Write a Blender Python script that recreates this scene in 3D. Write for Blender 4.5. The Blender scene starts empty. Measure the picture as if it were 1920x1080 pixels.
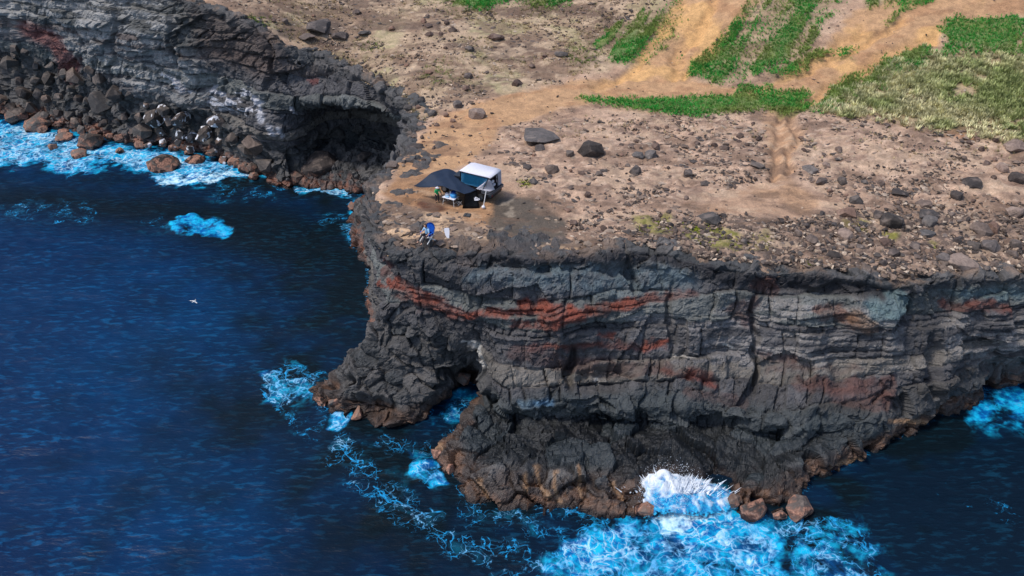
import bpy, bmesh, math, random
import numpy as np
from mathutils import Vector, Matrix

# ------------------------------------------------------------------ camera, sky, sun, exposure
SC = bpy.context.scene
COL = SC.collection
FPX, CX, CY, CAMZ, PITCH = 1663.0, 960.0, 540.0, 50.0, math.radians(32.0)
cam_d = bpy.data.cameras.new('camera'); cam = bpy.data.objects.new('camera', cam_d); COL.objects.link(cam)
cam.location = (0, 0, CAMZ); cam.rotation_euler = (math.radians(90) - PITCH, 0, 0)
cam_d.sensor_width = 36.0; cam_d.lens = 36.0 * FPX / 1920.0; cam_d.clip_end = 6000.0; cam_d.clip_start = 0.5
SC.camera = cam
SUN_EL, SUN_AZ = math.radians(61), math.radians(-103)      # azimuth measured from +Y towards +X
sd = Vector((math.sin(SUN_AZ) * math.cos(SUN_EL), math.cos(SUN_AZ) * math.cos(SUN_EL), math.sin(SUN_EL)))
world = bpy.data.worlds.new('World'); SC.world = world; world.use_nodes = True
nt = world.node_tree; nt.nodes.clear()
sky = nt.nodes.new('ShaderNodeTexSky'); sky.sky_type = 'NISHITA'; sky.sun_disc = False
sky.sun_elevation = SUN_EL; sky.sun_rotation = SUN_AZ; sky.air_density = 1.0; sky.dust_density = 1.6; sky.ozone_density = 1.5
bg = nt.nodes.new('ShaderNodeBackground'); bg.inputs[1].default_value = 0.15
wo = nt.nodes.new('ShaderNodeOutputWorld')
nt.links.new(sky.outputs[0], bg.inputs[0]); nt.links.new(bg.outputs[0], wo.inputs[0])
sun_d = bpy.data.lights.new('sun', 'SUN'); sun_d.energy = 2.4; sun_d.angle = math.radians(10); sun_d.color = (1.0, 0.95, 0.88)
sun = bpy.data.objects.new('sun', sun_d); COL.objects.link(sun); sun.rotation_euler = sd.to_track_quat('Z', 'Y').to_euler()
SC.view_settings.view_transform = 'Standard'; SC.view_settings.look = 'None'
SC.view_settings.exposure = 0.22; SC.view_settings.gamma = 1.0; SC.view_settings.use_curve_mapping = False
SC.cycles.use_denoising = True; SC.cycles.max_bounces = 5; SC.cycles.diffuse_bounces = 3; SC.cycles.transparent_max_bounces = 8
rng = np.random.default_rng(7); random.seed(7)

# ------------------------------------------------------------------ measuring: photo pixel (1920x1080) + height -> world point
SP, CP = math.sin(PITCH), math.cos(PITCH)
def P(u, v, z):
    a = (u - CX) / FPX; b = (CY - v) / FPX
    dx, dy, dz = a, CP + SP * b, -SP + CP * b
    t = (z - CAMZ) / dz
    return np.array((dx * t, dy * t, z), float)
def proj(X, Y, Z):
    zz = Z - CAMZ; f = Y * CP - zz * SP; up = Y * SP + zz * CP
    return CX + FPX * X / f, CY - FPX * up / f
def lin(c):
    c = np.asarray(c, float) / 255.0
    return np.where(c <= 0.04045, c / 12.92, ((c + 0.055) / 1.055) ** 2.4)

# ------------------------------------------------------------------ noise in numpy
def h3(ix, iy, iz, seed=0):
    M = 0xFFFFFFFF
    n = (ix.astype(np.int64) * 374761393 + iy.astype(np.int64) * 668265263 + iz.astype(np.int64) * 2147483647 + seed * 1274126177) & M
    n = ((n ^ (n >> 13)) * 1274126177) & M
    n = ((n ^ (n >> 16)) * 2246822519) & M
    return ((n ^ (n >> 15)) & M) / 4294967296.0
def vn(x, y, z, seed=0):
    x, y, z = np.broadcast_arrays(np.asarray(x, float), np.asarray(y, float), np.asarray(z, float))
    ix, iy, iz = np.floor(x), np.floor(y), np.floor(z)
    fx, fy, fz = x - ix, y - iy, z - iz
    fx = fx * fx * (3 - 2 * fx); fy = fy * fy * (3 - 2 * fy); fz = fz * fz * (3 - 2 * fz)
    r = 0
    for a in (0, 1):
        wx = fx if a else 1 - fx
        for b in (0, 1):
            wy = fy if b else 1 - fy
            for c in (0, 1):
                wz = fz if c else 1 - fz
                r = r + wx * wy * wz * h3(ix + a, iy + b, iz + c, seed)
    return r * 2 - 1
def fbm(x, y, z, sc, octv=4, seed=0, gain=0.5):
    r = 0; a = 1.0; t = 0
    for i in range(octv):
        r = r + a * vn(x * sc + 17.3 * i, y * sc - 9.1 * i, z * sc + 4.7 * i, seed + i); t += a
        a *= gain; sc *= 2.03
    return r / t * 1.6
def worley(x, y, z, seed=0, tilt=False):
    x, y, z = np.broadcast_arrays(np.asarray(x, float), np.asarray(y, float), np.asarray(z, float))
    ix, iy, iz = np.floor(x), np.floor(y), np.floor(z)
    f1 = np.full(x.shape, 9.0); f2 = np.full(x.shape, 9.0); cid = np.zeros(x.shape); off = [np.zeros(x.shape) for _ in range(3)]
    zr = (-1, 0, 1) if np.ptp(z) > 0 else (0,)
    for a in (-1, 0, 1):
        for b in (-1, 0, 1):
            for c in zr:
                cx, cy, cz = ix + a, iy + b, iz + c
                px = cx + h3(cx, cy, cz, seed); py = cy + h3(cx, cy, cz, seed + 1)
                pz = cz + (h3(cx, cy, cz, seed + 2) if len(zr) > 1 else (z - iz))
                d = np.sqrt((px - x) ** 2 + (py - y) ** 2 + (pz - z) ** 2)
                near = d < f1
                f2 = np.where(near, f1, np.minimum(f2, d)); cid = np.where(near, h3(cx, cy, cz, seed + 3), cid); f1 = np.where(near, d, f1)
                off = [np.where(near, b_ - a_, o_) for a_, b_, o_ in ((px, x, off[0]), (py, y, off[1]), (pz, z, off[2]))]
    if tilt: return f1, f2, cid, off
    return f1, f2, cid
def sstep(a, b, x):
    t = np.clip((x - a) / (b - a), 0, 1); return t * t * (3 - 2 * t)
def mix(a, b, t):
    t = np.asarray(t)[..., None]; return a * (1 - t) + b * t

# ------------------------------------------------------------------ outlines measured on the photo
def seg_d(U, V, pts, closed, vs=1.0):
    pts = np.asarray(pts, float); n = len(pts); d2 = np.full(U.shape, 1e12)
    for i in range(n if closed else n - 1):
        ax, ay = pts[i]; bx, by = pts[(i + 1) % n]
        ex, ey = bx - ax, (by - ay) * vs; L = ex * ex + ey * ey + 1e-9
        px, py = U - ax, (V - ay) * vs
        t = np.clip((px * ex + py * ey) / L, 0, 1)
        d2 = np.minimum(d2, (px - t * ex) ** 2 + (py - t * ey) ** 2)
    return np.sqrt(d2)
def inside(U, V, pts):
    pts = np.asarray(pts, float); n = len(pts); r = np.zeros(U.shape, bool)
    for i in range(n):
        ax, ay = pts[i]; bx, by = pts[(i + 1) % n]
        if ay == by: continue
        c = (ay > V) != (by > V)
        r ^= c & (U < (bx - ax) * (V - ay) / (by - ay) + ax)
    return r
def region(U, V, pts, soft, vs=1.0):
    p = np.asarray(pts, float); m = soft * 1.2 + 2
    bb = (U > p[:, 0].min() - m) & (U < p[:, 0].max() + m) & (V > p[:, 1].min() - m) & (V < p[:, 1].max() + m)
    o = np.zeros(U.shape)
    if bb.any():
        u, v = U[bb], V[bb]; d = seg_d(u, v, p, True, vs); s = np.where(inside(u, v, p), d, -d)
        o[bb] = sstep(-soft, soft, s)
    return o
def stroke(U, V, pts, w, soft, vs=1.0):
    p = np.asarray(pts, float); m = w + soft + 2
    bb = (U > p[:, 0].min() - m) & (U < p[:, 0].max() + m) & (V > p[:, 1].min() - m) & (V < p[:, 1].max() + m)
    o = np.zeros(U.shape)
    if bb.any(): o[bb] = 1 - sstep(w - soft, w + soft, seg_d(U[bb], V[bb], p, False, vs))
    return o
def blob(U, V, u, v, ru, rv, soft=0.4):
    return 1 - sstep(1 - soft, 1 + soft, np.sqrt(((U - u) / ru) ** 2 + ((V - v) / rv) ** 2))

# ------------------------------------------------------------------ mesh and object helpers
def tag(o, label=None, cat=None, group=None, kind=None):
    if label: o['label'] = label
    if cat: o['category'] = cat
    if group: o['group'] = group
    if kind: o['kind'] = kind
    return o
def link(name, me, mat=None, parent=None):
    o = bpy.data.objects.new(name, me); COL.objects.link(o)
    if mat is not None and me is not None: me.materials.append(mat)
    if parent is not None: o.parent = parent
    return o
def np_mesh(name, co, quads=None, tris=None, smooth=False, color=None, attrs=None):
    me = bpy.data.meshes.new(name); co = np.ascontiguousarray(co, np.float32)
    me.vertices.add(len(co)); me.vertices.foreach_set('co', co.ravel())
    k = 4 if quads is not None else 3; f = np.ascontiguousarray(quads if quads is not None else tris, np.int32)
    me.loops.add(f.size); me.loops.foreach_set('vertex_index', f.ravel())
    me.polygons.add(len(f)); me.polygons.foreach_set('loop_start', np.arange(len(f), dtype=np.int32) * k)
    me.polygons.foreach_set('use_smooth', np.full(len(f), bool(smooth)))
    me.update(calc_edges=True)
    if color is not None:
        a = me.attributes.new('Col', 'FLOAT_COLOR', 'POINT')
        a.data.foreach_set('color', np.concatenate([np.clip(color, 0, 1), np.ones((len(co), 1))], 1).astype(np.float32).ravel())
    for n, val in (attrs or {}).items():
        a = me.attributes.new(n, 'FLOAT', 'POINT'); a.data.foreach_set('value', np.ascontiguousarray(val, np.float32).ravel())
    return me
def grid_quads(nr, nc):
    r, c = np.meshgrid(np.arange(nr - 1), np.arange(nc - 1), indexing='ij'); i = (r * nc + c).ravel()
    return np.stack([i, i + 1, i + nc + 1, i + nc], 1)
def empty(name, loc=(0, 0, 0), rz=0.0):
    o = bpy.data.objects.new(name, None); COL.objects.link(o); o.location = loc; o.rotation_euler = (0, 0, rz); o.empty_display_size = 0.2
    return o

# ------------------------------------------------------------------ materials
class NT:
    def __init__(s, name):
        s.m = bpy.data.materials.new(name); s.m.use_nodes = True; s.t = s.m.node_tree
        s.b = s.t.nodes['Principled BSDF']; s.out = s.t.nodes['Material Output']
    def n(s, typ, **kw):
        nd = s.t.nodes.new(typ)
        for k, v in kw.items(): setattr(nd, k, v)
        return nd
    def l(s, a, b): s.t.links.new(a, b)
    def noise(s, vec, scale, detail=4, rough=0.55, dist=0.0):
        nd = s.n('ShaderNodeTexNoise'); nd.inputs['Scale'].default_value = scale; nd.inputs['Detail'].default_value = detail
        nd.inputs['Roughness'].default_value = rough; nd.inputs['Distortion'].default_value = dist
        if vec is not None: s.l(vec, nd.inputs['Vector'])
        return nd.outputs['Fac']
    def math(s, op, a, b=None, c=None, clamp=False):
        nd = s.n('ShaderNodeMath', operation=op, use_clamp=clamp)
        for i, x in enumerate((a, b, c)):
            if x is None: continue
            if isinstance(x, (int, float)): nd.inputs[i].default_value = x
            else: s.l(x, nd.inputs[i])
        return nd.outputs[0]
    def rng(s, x, a, b, c, d, smooth=False):
        nd = s.n('ShaderNodeMapRange', interpolation_type='SMOOTHSTEP' if smooth else 'LINEAR')
        s.l(x, nd.inputs[0])
        for i, q in enumerate((a, b, c, d)):
            if isinstance(q, (int, float)): nd.inputs[i + 1].default_value = q
            else: s.l(q, nd.inputs[i + 1])
        return nd.outputs[0]
    def mixc(s, fac, a, b, blend='MIX'):
        nd = s.n('ShaderNodeMix', data_type='RGBA', blend_type=blend)
        for sock, x in ((nd.inputs[0], fac), (nd.inputs[6], a), (nd.inputs[7], b)):
            if isinstance(x, (int, float)): sock.default_value = x
            elif isinstance(x, (tuple, list, np.ndarray)): sock.default_value = (*[float(q) for q in x[:3]], 1)
            else: s.l(x, sock)
        return nd.outputs[2]
    def scale(s, col, fac):
        nd = s.n('ShaderNodeVectorMath', operation='SCALE'); s.l(col, nd.inputs[0])
        if isinstance(fac, (int, float)): nd.inputs[3].default_value = fac
        else: s.l(fac, nd.inputs[3])
        return nd.outputs[0]
    def bump(s, h, strength, dist, prev=None):
        nd = s.n('ShaderNodeBump'); nd.inputs['Strength'].default_value = strength; nd.inputs['Distance'].default_value = dist
        s.l(h, nd.inputs['Height'])
        if prev is not None: s.l(prev, nd.inputs['Normal'])
        return nd.outputs[0]

def mat_plain(name, srgb, rough=0.6, metal=0.0, var=0.12, vscale=6.0, emit=None):
    k = NT(name); tc = k.n('ShaderNodeTexCoord'); nz = k.noise(tc.outputs['Object'], vscale, 4)
    base = k.n('ShaderNodeRGB'); base.outputs[0].default_value = (*lin(srgb), 1)
    k.l(k.scale(base.outputs[0], k.rng(nz, 0.3, 0.7, 1 - var, 1 + var)), k.b.inputs['Base Color'])
    k.b.inputs['Roughness'].default_value = rough; k.b.inputs['Metallic'].default_value = metal
    k.l(k.bump(nz, 0.25, 0.01), k.b.inputs['Normal'])
    return k.m

def mat_rock(name, fine=9.0, amp=0.35, bump=0.8):
    """weathered rock: colour from the mesh attribute Col, finer grain and relief from noise"""
    k = NT(name); at = k.n('ShaderNodeAttribute', attribute_name='Col'); g = k.n('ShaderNodeNewGeometry')
    n1 = k.noise(g.outputs['Position'], fine, 5, 0.65); n2 = k.noise(g.outputs['Position'], 1.1, 5, 0.6, 0.6)
    f = k.math('MULTIPLY', k.rng(n1, 0.3, 0.7, 1 - amp, 1 + amp), k.rng(n2, 0.3, 0.7, 0.75, 1.25))
    k.l(k.scale(at.outputs['Color'], f), k.b.inputs['Base Color'])
    wet = k.n('ShaderNodeAttribute', attribute_name='wet').outputs['Fac']
    k.l(k.rng(wet, 0, 1, 0.82, 0.34), k.b.inputs['Roughness']); k.b.inputs['Specular IOR Level'].default_value = 0.4
    n3 = k.noise(g.outputs['Position'], 3.2, 6, 0.7)
    k.l(k.bump(n2, bump * 0.6, 0.25, k.bump(n3, bump, 0.16, k.bump(n1, bump, 0.06))), k.b.inputs['Normal'])
    return k.m
M_ROCK = mat_rock('basalt_rock'); M_GROUND = mat_rock('dusty_ground', 7.0, 0.28, 0.6)

def mat_boulder(name, tide=True):
    """dark lava boulder; each one its own tone; below the tide line tan and pink crust"""
    k = NT(name); oi = k.n('ShaderNodeObjectInfo'); g = k.n('ShaderNodeNewGeometry'); tc = k.n('ShaderNodeTexCoord')
    rmp = k.n('ShaderNodeValToRGB'); k.l(oi.outputs['Random'], rmp.inputs[0])
    els = rmp.color_ramp.elements
    stops = [(0.0, (58, 52, 49)), (0.3, (80, 70, 66)), (0.55, (70, 67, 66)), (0.8, (94, 84, 78)), (1.0, (110, 92, 82))]
    els[0].position = 0; els[0].color = (*lin(stops[0][1]), 1); els[1].position = 1; els[1].color = (*lin(stops[-1][1]), 1)
    for p_, c in stops[1:-1]:
        e = els.new(p_); e.color = (*lin(c), 1)
    n1 = k.noise(g.outputs['Position'], 5.0, 6, 0.65); n2 = k.noise(g.outputs['Position'], 0.9, 4, 0.6, 0.5)
    tone = k.mixc(1.0, rmp.outputs[0], oi.outputs['Color'], 'MULTIPLY')
    col = k.scale(tone, k.math('MULTIPLY', k.rng(n1, 0.3, 0.7, 0.65, 1.4), k.rng(n2, 0.3, 0.7, 0.75, 1.25)))
    dust = k.rng(n2, 0.52, 0.66, 0, 0.35); col = k.mixc(dust, col, lin((150, 132, 120)))
    if tide:
        sx = k.n('ShaderNodeSeparateXYZ'); k.l(g.outputs['Position'], sx.inputs[0])
        h = k.math('ADD', sx.outputs[2], k.rng(n2, 0.3, 0.7, -1.0, 1.0))
        col = k.mixc(k.rng(h, 0.5, 1.2, 0.9, 0), col, k.mixc(k.rng(n1, 0.4, 0.6, 0, 1), lin((180, 134, 112)), lin((122, 84, 70))))
        col = k.mixc(k.rng(h, -0.1, 0.35, 1, 0), col, lin((48, 34, 32)))
    k.l(col, k.b.inputs['Base Color']); k.b.inputs['Roughness'].default_value = 0.8; k.b.inputs['Specular IOR Level'].default_value = 0.35
    k.l(k.bump(n2, 0.5, 0.2, k.bump(n1, 0.8, 0.06)), k.b.inputs['Normal'])
    return k.m
M_BOULDER = mat_boulder('lava_boulder', False); M_SHOREROCK = mat_boulder('shore_boulder', True)

def mat_water():
    k = NT('sea_water'); g = k.n('ShaderNodeNewGeometry'); foam = k.n('ShaderNodeAttribute', attribute_name='foam').outputs['Fac']
    aer = k.n('ShaderNodeAttribute', attribute_name='aer').outputs['Fac']; shore_shade = k.n('ShaderNodeAttribute', attribute_name='shore_shade').outputs['Fac']
    crest = k.n('ShaderNodeAttribute', attribute_name='crest').outputs['Fac']
    pos = g.outputs['Position']
    mp = k.n('ShaderNodeMapping'); mp.inputs['Rotation'].default_value = (0, 0, math.radians(-14)); mp.inputs['Scale'].default_value = (0.34, 1.0, 1.0); k.l(pos, mp.inputs[0])
    w1 = k.noise(mp.outputs[0], 2.4, 4, 0.55, 0.3); w2 = k.noise(mp.outputs[0], 5.0, 4, 0.6, 0.3); patch = k.noise(pos, 0.05, 3, 0.5)
    deep = k.mixc(k.rng(patch, 0.35, 0.65, 0, 1), lin((4, 32, 66)), lin((3, 47, 86)))
    # sky reflection on the ripple crests, painted as a lighter blue
    thin = k.math('MULTIPLY', k.rng(k.math('ADD', k.math('MULTIPLY', w1, 0.8), k.math('MULTIPLY', w2, 0.2)), 0.50, 0.64, 0, 1, True), k.rng(crest, -0.7, 0.7, 0.25, 1.0))
    deep = k.mixc(k.math('MULTIPLY', thin, 0.75), deep, lin((10, 80, 126)))
    deep = k.mixc(k.math('MULTIPLY', shore_shade, 1.0), deep, k.mixc(k.math('MULTIPLY', thin, 0.8), lin((8, 20, 27)), lin((14, 46, 60))))  # cliff shade and depth mixed into the water colour as a blacker teal
    def ridge(scale, detail, dist, rough=0.5):
        n = k.noise(pos, scale, detail, rough, dist)
        return k.math('SUBTRACT', 1.0, k.math('ABSOLUTE', k.math('MULTIPLY_ADD', n, 4.0, -2.0)))
    holes = k.noise(pos, 0.32, 4, 0.55, 1.2)
    brk = k.noise(pos, 0.55, 5, 0.55); brk2 = k.noise(pos, 2.2, 2, 0.5)
    wn = k.n('ShaderNodeTexNoise'); wn.inputs['Scale'].default_value = 0.8; wn.inputs['Detail'].default_value = 5; k.l(pos, wn.inputs['Vector'])
    wv = k.n('ShaderNodeVectorMath', operation='MULTIPLY_ADD'); k.l(wn.outputs['Color'], wv.inputs[0]); wv.inputs[1].default_value = (3.0, 3.0, 0); k.l(pos, wv.inputs[2])
    v = k.n('ShaderNodeTexVoronoi', feature='DISTANCE_TO_EDGE', voronoi_dimensions='2D'); v.inputs['Scale'].default_value = 0.5; k.l(wv.outputs[0], v.inputs['Vector'])
    cell = k.math('SUBTRACT', 1.0, k.math('MULTIPLY', v.outputs['Distance'], 2.0))
    w = k.math('MULTIPLY_ADD', k.math('MULTIPLY', foam, foam), 0.30, 0.012)
    lo = k.math('SUBTRACT', 0.985, w)
    l1 = k.rng(ridge(0.42, 3, 1.2), lo, 1.0, 0, 1, True); l2 = k.rng(ridge(1.1, 3, 1.0), lo, 1.0, 0, 0.5, True); l3 = k.rng(cell, lo, 1.0, 0, 1.0, True)
    lines = k.math('MAXIMUM', k.math('MAXIMUM', l1, l2), l3)
    gate = k.rng(k.math('ADD', foam, k.math('MULTIPLY', brk, 1.5)), 1.0, 1.2, 0, 1, True)
    gate = k.math('MULTIPLY', gate, k.rng(foam, 0.05, 0.22, 0, 1))
    fac = k.math('MULTIPLY', k.math('MULTIPLY', lines, gate), k.rng(brk2, 0.35, 0.6, 0.35, 1.0))
    solid = k.rng(k.math('ADD', foam, k.math('MULTIPLY', k.math('SUBTRACT', brk, 0.5), 1.1)), 0.86, 1.12, 0, 1, True)
    fac = k.math('MAXIMUM', fac, k.math('MULTIPLY', solid, k.rng(brk2, 0.3, 0.6, 0.55, 1.0)), clamp=True)
    turq = k.mixc(k.rng(k.math('ADD', k.math('MULTIPLY', brk, 0.6), k.math('MULTIPLY', brk2, 0.4)), 0.40, 0.60, 0, 1), lin((2, 92, 160)), lin((20, 178, 222)))
    aerf = k.math('MULTIPLY', k.rng(aer, 0.0, 0.4, 0, 1), k.rng(k.math('ADD', k.math('MULTIPLY', aer, 0.55), k.math('ADD', k.math('MULTIPLY', k.math('SUBTRACT', brk, 0.5), 1.2), k.math('MULTIPLY', k.math('SUBTRACT', holes, 0.5), 2.0))), 0.12, 0.62, 0.0, 1.0), clamp=True)
    col = k.mixc(aerf, deep, turq)
    fcol = k.mixc(k.rng(k.math('ADD', foam, k.math('MULTIPLY', k.math('SUBTRACT', holes, 0.5), 1.2)), 0.42, 0.9, 0, 1), lin((34, 158, 220)), lin((206, 234, 242)))
    col = k.mixc(fac, col, fcol)
    k.l(col, k.b.inputs['Base Color'])
    k.l(k.rng(k.math('MAXIMUM', fac, k.math('MULTIPLY', aerf, 0.5)), 0, 1, 0.38, 0.8), k.b.inputs['Roughness'])
    k.b.inputs['IOR'].default_value = 1.33; k.b.inputs['Specular IOR Level'].default_value = 0.22
    k.l(k.bump(fac, 0.4, 0.08, k.bump(w2, 0.5, 0.035, k.bump(w1, 0.7, 0.14))), k.b.inputs['Normal'])
    return k.m
M_WATER = mat_water()
# ------------------------------------------------------------------ the coast: columns of control points, each from the cliff top down to the water
# rows: T top edge, A under the cap layer, B middle, C foot of the wall, D lip of the shelf, W waterline.  (u, v, z) = measured on the photo; 'w' = world metres
W_ = lambda *a: [np.array(q, float) for q in a]
def px(*a): return [P(*q) for q in a]
COLS = [
 px((2250,520,10.5),(2250,575,8),(2250,640,5),(2250,680,2.2),(2250,690,1.2),(2250,705,0)),
 px((2050,522,11),(2050,578,8.4),(2050,648,5),(2050,688,2.2),(2050,697,1.1),(2050,709,0)),
 px((1915,525,11),(1915,582,8.5),(1915,652,5),(1918,690,2.2),(1918,700,1.1),(1920,714,0)),
 px((1820,522,11.5),(1825,585,8.8),(1830,660,5.2),(1835,710,2.2),(1838,725,1.0),(1835,745,0)),
 px((1750,528,12),(1755,595,9),(1755,680,5.2),(1755,745,2.4),(1750,770,1),(1740,795,0)),
 px((1670,538,12),(1670,600,9.2),(1665,690,5.3),(1655,770,2.6),(1650,815,1.2),(1648,835,0)),
 px((1590,520,12.3),(1590,600,9.2),(1585,690,5.4),(1570,790,2.8),(1560,850,1.2),(1555,875,0)),
 px((1520,510,12.6),(1515,595,9.4),(1505,690,5.4),(1490,800,2.8),(1480,880,1.3),(1500,910,0)),
 px((1450,508,12.8),(1450,592,9.5),(1440,685,5.4),(1430,790,3),(1450,920,1.6),(1490,968,0)),
 px((1390,503,13),(1390,588,9.6),(1380,680,5.5),(1370,780,3.1),(1380,905,1.8),(1400,972,0)),
 px((1330,500,13.2),(1330,585,9.8),(1320,675,5.7),(1310,770,3.2),(1310,885,1.8),(1310,930,0)),
 px((1250,476,13.6),(1250,575,10),(1250,670,6),(1245,765,3.3),(1240,880,1.8),(1235,935,0)),
 px((1180,470,13.8),(1180,572,10.2),(1180,668,6.2),(1180,765,3.3),(1185,895,2),(1190,966,0)),
 px((1100,480,14),(1100,575,10.3),(1100,665,6.4),(1100,765,3.3),(1100,890,2.1),(1100,956,0)),
 px((1000,485,14),(1000,578,10.3),(1000,665,6.5),(1000,765,3.2),(990,885,2.1),(985,950,0)),
 px((930,480,14),(935,572,10.5),(940,660,6.6),(945,765,3.1),(900,870,2),(880,932,0)),
 px((900,478,14),(905,570,10.5),(915,655,6.6),(925,750,3.2),(860,820,1.8),(825,850,0)),
 px((880,478,14),(885,567,10.4),(900,650,6.4),(915,725,3),(905,770,1.4),(870,795,0)),
 px((860,478,14),(865,565,10.2),(880,645,6.2),(900,695,3),(908,720,1.2),(912,735,0)),
 px((830,478,14),(835,562,10.2),(855,635,6.4),(870,670,4),(878,695,1.6),(870,712,0)),
 px((810,478,14),(810,558,10.3),(825,625,6.8),(835,680,4),(830,725,1.3),(815,745,0)),
 px((785,478,14),(780,552,10.5),(785,618,7),(790,690,3.8),(790,755,1.2),(785,778,0)),
 px((760,476,14),(755,545,10.7),(750,612,7.1),(745,690,4),(742,770,1.2),(738,797,0)),
 px((740,474,14),(735,538,10.8),(715,615,6.8),(690,690,3.6),(680,762,1.2),(672,782,0)),
 px((722,470,14),(724,528,11),(702,620,6.4),(660,690,3.2),(625,735,1.2),(595,752,0)),
 px((708,462,14),(716,515,11),(714,600,6.8),(668,660,3.8),(630,700,1.5),(602,722,0)),
 [P(700,450,14)] + W_((-11.5,66,10),(-11.3,66.5,6.5),(-12.0,67.2,3.5),(-12.8,67.4,1.2),(-13.4,67.6,0)),
 [P(684,400,14)] + W_((-13,70.5,10),(-12.8,71,6),(-12.6,71,3),(-12.9,71,1.2),(-13.3,71,0)),
 [P(680,345,14)] + W_((-14.2,76,10),(-14,76.5,6),(-14,77,3),(-14.3,77,1),(-14.8,77,0)),
 [P(715,312,14)] + W_((-13.3,81,10),(-13.5,82,6),(-14,83,3),(-15,83,1),(-16,84,0)),
 [P(750,268,14)] + W_((-12,87,10),(-12.5,88,6),(-14.5,89,3),(-17.5,89.5,1),(-18.5,90,0)),
 [P(757,235,14)] + W_((-12.5,92,10.5),(-12.5,93,6),(-15,95,3),(-18,96,1.2),(-19.3,96,0)),
 [P(752,195,14)] + W_((-12.6,98.3,11.2),(-10.5,101,8),(-11.5,102,3.5),(-17,101.5,1.5),(-19,102,0)),
 [P(700,160,14.3)] + W_((-17,103.4,11.2),(-14.5,111,8.5),(-14.5,111,3),(-19.5,104.5,1.5),(-20.5,103,0)),
 [P(650,130,14.8)] + W_((-21,105.2,11.4),(-20,114,8.5),(-20,114,3),(-23,106.5,1.5),(-23.5,104,0)),
 [P(600,108,15.5)] + W_((-24.8,105.8,11.3),(-25,113,8.5),(-25,113,3),(-26.5,106.5,1.5),(-27,104.3,0)),
 [P(560,100,16.2)] + W_((-28,107.0,12),(-28.5,106.8,8),(-29,106.3,4),(-29.8,105.5,1.5),(-30.3,104.5,0)),
 [P(515,90,17)] + W_((-31.5,108.2,12.5),(-32.3,108.2,8),(-32.6,108.2,4),(-32.8,108,1.5),(-33,107.5,0)),
 [P(480,50,19.2)] + W_((-37.5,113,14),(-38.5,114,10),(-40,115,5.5),(-40.5,115.5,2),(-41,114.5,0)),
 [P(400,20,20.5)] + W_((-44,116,15),(-45.5,117,10),(-46.5,118,5.5),(-47,118,2),(-47.5,116.8,0)),
 [P(340,0,21)] + W_((-51,119,15.5),(-53,120,10.5),(-54,121,6),(-54.5,121,2),(-55,119.5,0)),
 W_((-56,123,22),(-60,123.5,16),(-62,124.5,11),(-63,126.5,6.5),(-64,126,2.2),(-65,124,0)),
 W_((-68,129,23.5),(-70,129,17),(-72,130,11.5),(-73,132.5,7),(-74,131,2.2),(-75,128.5,0)),
 W_((-85,136,25),(-87,136,18),(-88,137,12),(-89,139.5,7),(-90,138,2.2),(-91,135,0)),
 W_((-112,145,26),(-113,145,19),(-114,146,12),(-115,148,7),(-116,147,2.2),(-117,144,0)),
]
CTRL = np.array(COLS)                                   # (columns, 6, 3)
for i_ in range(8, 17):                                 # the shelf lies low
    u_, v_ = proj(*CTRL[i_, 4]); CTRL[i_, 4] = P(u_, v_ + 2, CTRL[i_, 4, 2] - .55)
def cr(ctrl, t):
    n = len(ctrl); i = np.clip(np.floor(t).astype(int), 0, n - 2); f = (t - i)[:, None, None]
    p0, p1, p2, p3 = ctrl[np.clip(i - 1, 0, n - 1)], ctrl[i], ctrl[i + 1], ctrl[np.clip(i + 2, 0, n - 1)]
    c = 0.5 * (2 * p1 + (p2 - p0) * f + (2 * p0 - 5 * p1 + 4 * p2 - p3) * f * f + (3 * p1 - p0 - 3 * p2 + p3) * f ** 3)
    l = p1 * (1 - f) + p2 * f
    return 0.65 * c + 0.35 * l

# ------------------------------------------------------------------ height of the land (thin-plate surface through measured heights)
CTL = [tuple(q) for q in CTRL[:, 0]]
CTL += [tuple(P(*q)) for q in [
 (800,350,14.0),(900,390,14),(1000,420,13.9),(1100,400,13.8),(1300,400,13.5),(1500,400,13),(1700,420,12.5),(1900,430,12),(2100,430,11.7),
 (900,250,14.3),(1100,270,14.2),(1300,280,14),(1500,280,13.8),(1700,300,13.5),(1900,300,13.4),(2200,300,13.2),
 (800,150,15.6),(900,150,15.3),(1100,160,15),(1300,170,14.8),(1500,190,14.8),(1700,200,15),(1900,180,16),(2200,180,16.5),
 (600,30,18.4),(750,60,17.4),(900,50,17.4),(1000,0,19),(1150,60,17.4),(1200,0,20),(1350,100,16.8),(1400,0,21),(1550,100,17.3),(1600,0,21),
 (1750,80,18.5),(1800,0,21.5),(1920,50,20),(1920,0,22),(2200,50,20.5)]]
CTL += [(x, 165, 27) for x in range(-120, 200, 60)] + [(x, 240, 33) for x in range(-120, 260, 60)] + [(80, 62, 10.5), (110, 75, 11), (140, 100, 13), (-110, 150, 26.5)]
CTL = np.array(CTL)
def _tps(d2): return np.where(d2 > 0, d2 * np.log(d2 + 1e-12), 0)
_n = len(CTL); _A = np.zeros((_n + 3, _n + 3))
_A[:_n, :_n] = _tps(((CTL[:, None, :2] - CTL[None, :, :2]) ** 2).sum(2)) + np.eye(_n) * 6.0
_A[:_n, _n] = 1; _A[:_n, _n + 1:] = CTL[:, :2]; _A[_n:, :_n] = _A[:_n, _n:].T
_w = np.linalg.solve(_A, np.r_[CTL[:, 2], 0, 0, 0])
def land0(x, y):
    x = np.asarray(x, float); y = np.asarray(y, float); r = _w[_n] + _w[_n + 1] * x + _w[_n + 2] * y
    for i in range(_n): r = r + _w[i] * _tps((x - CTL[i, 0]) ** 2 + (y - CTL[i, 1]) ** 2)
    return r
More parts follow.
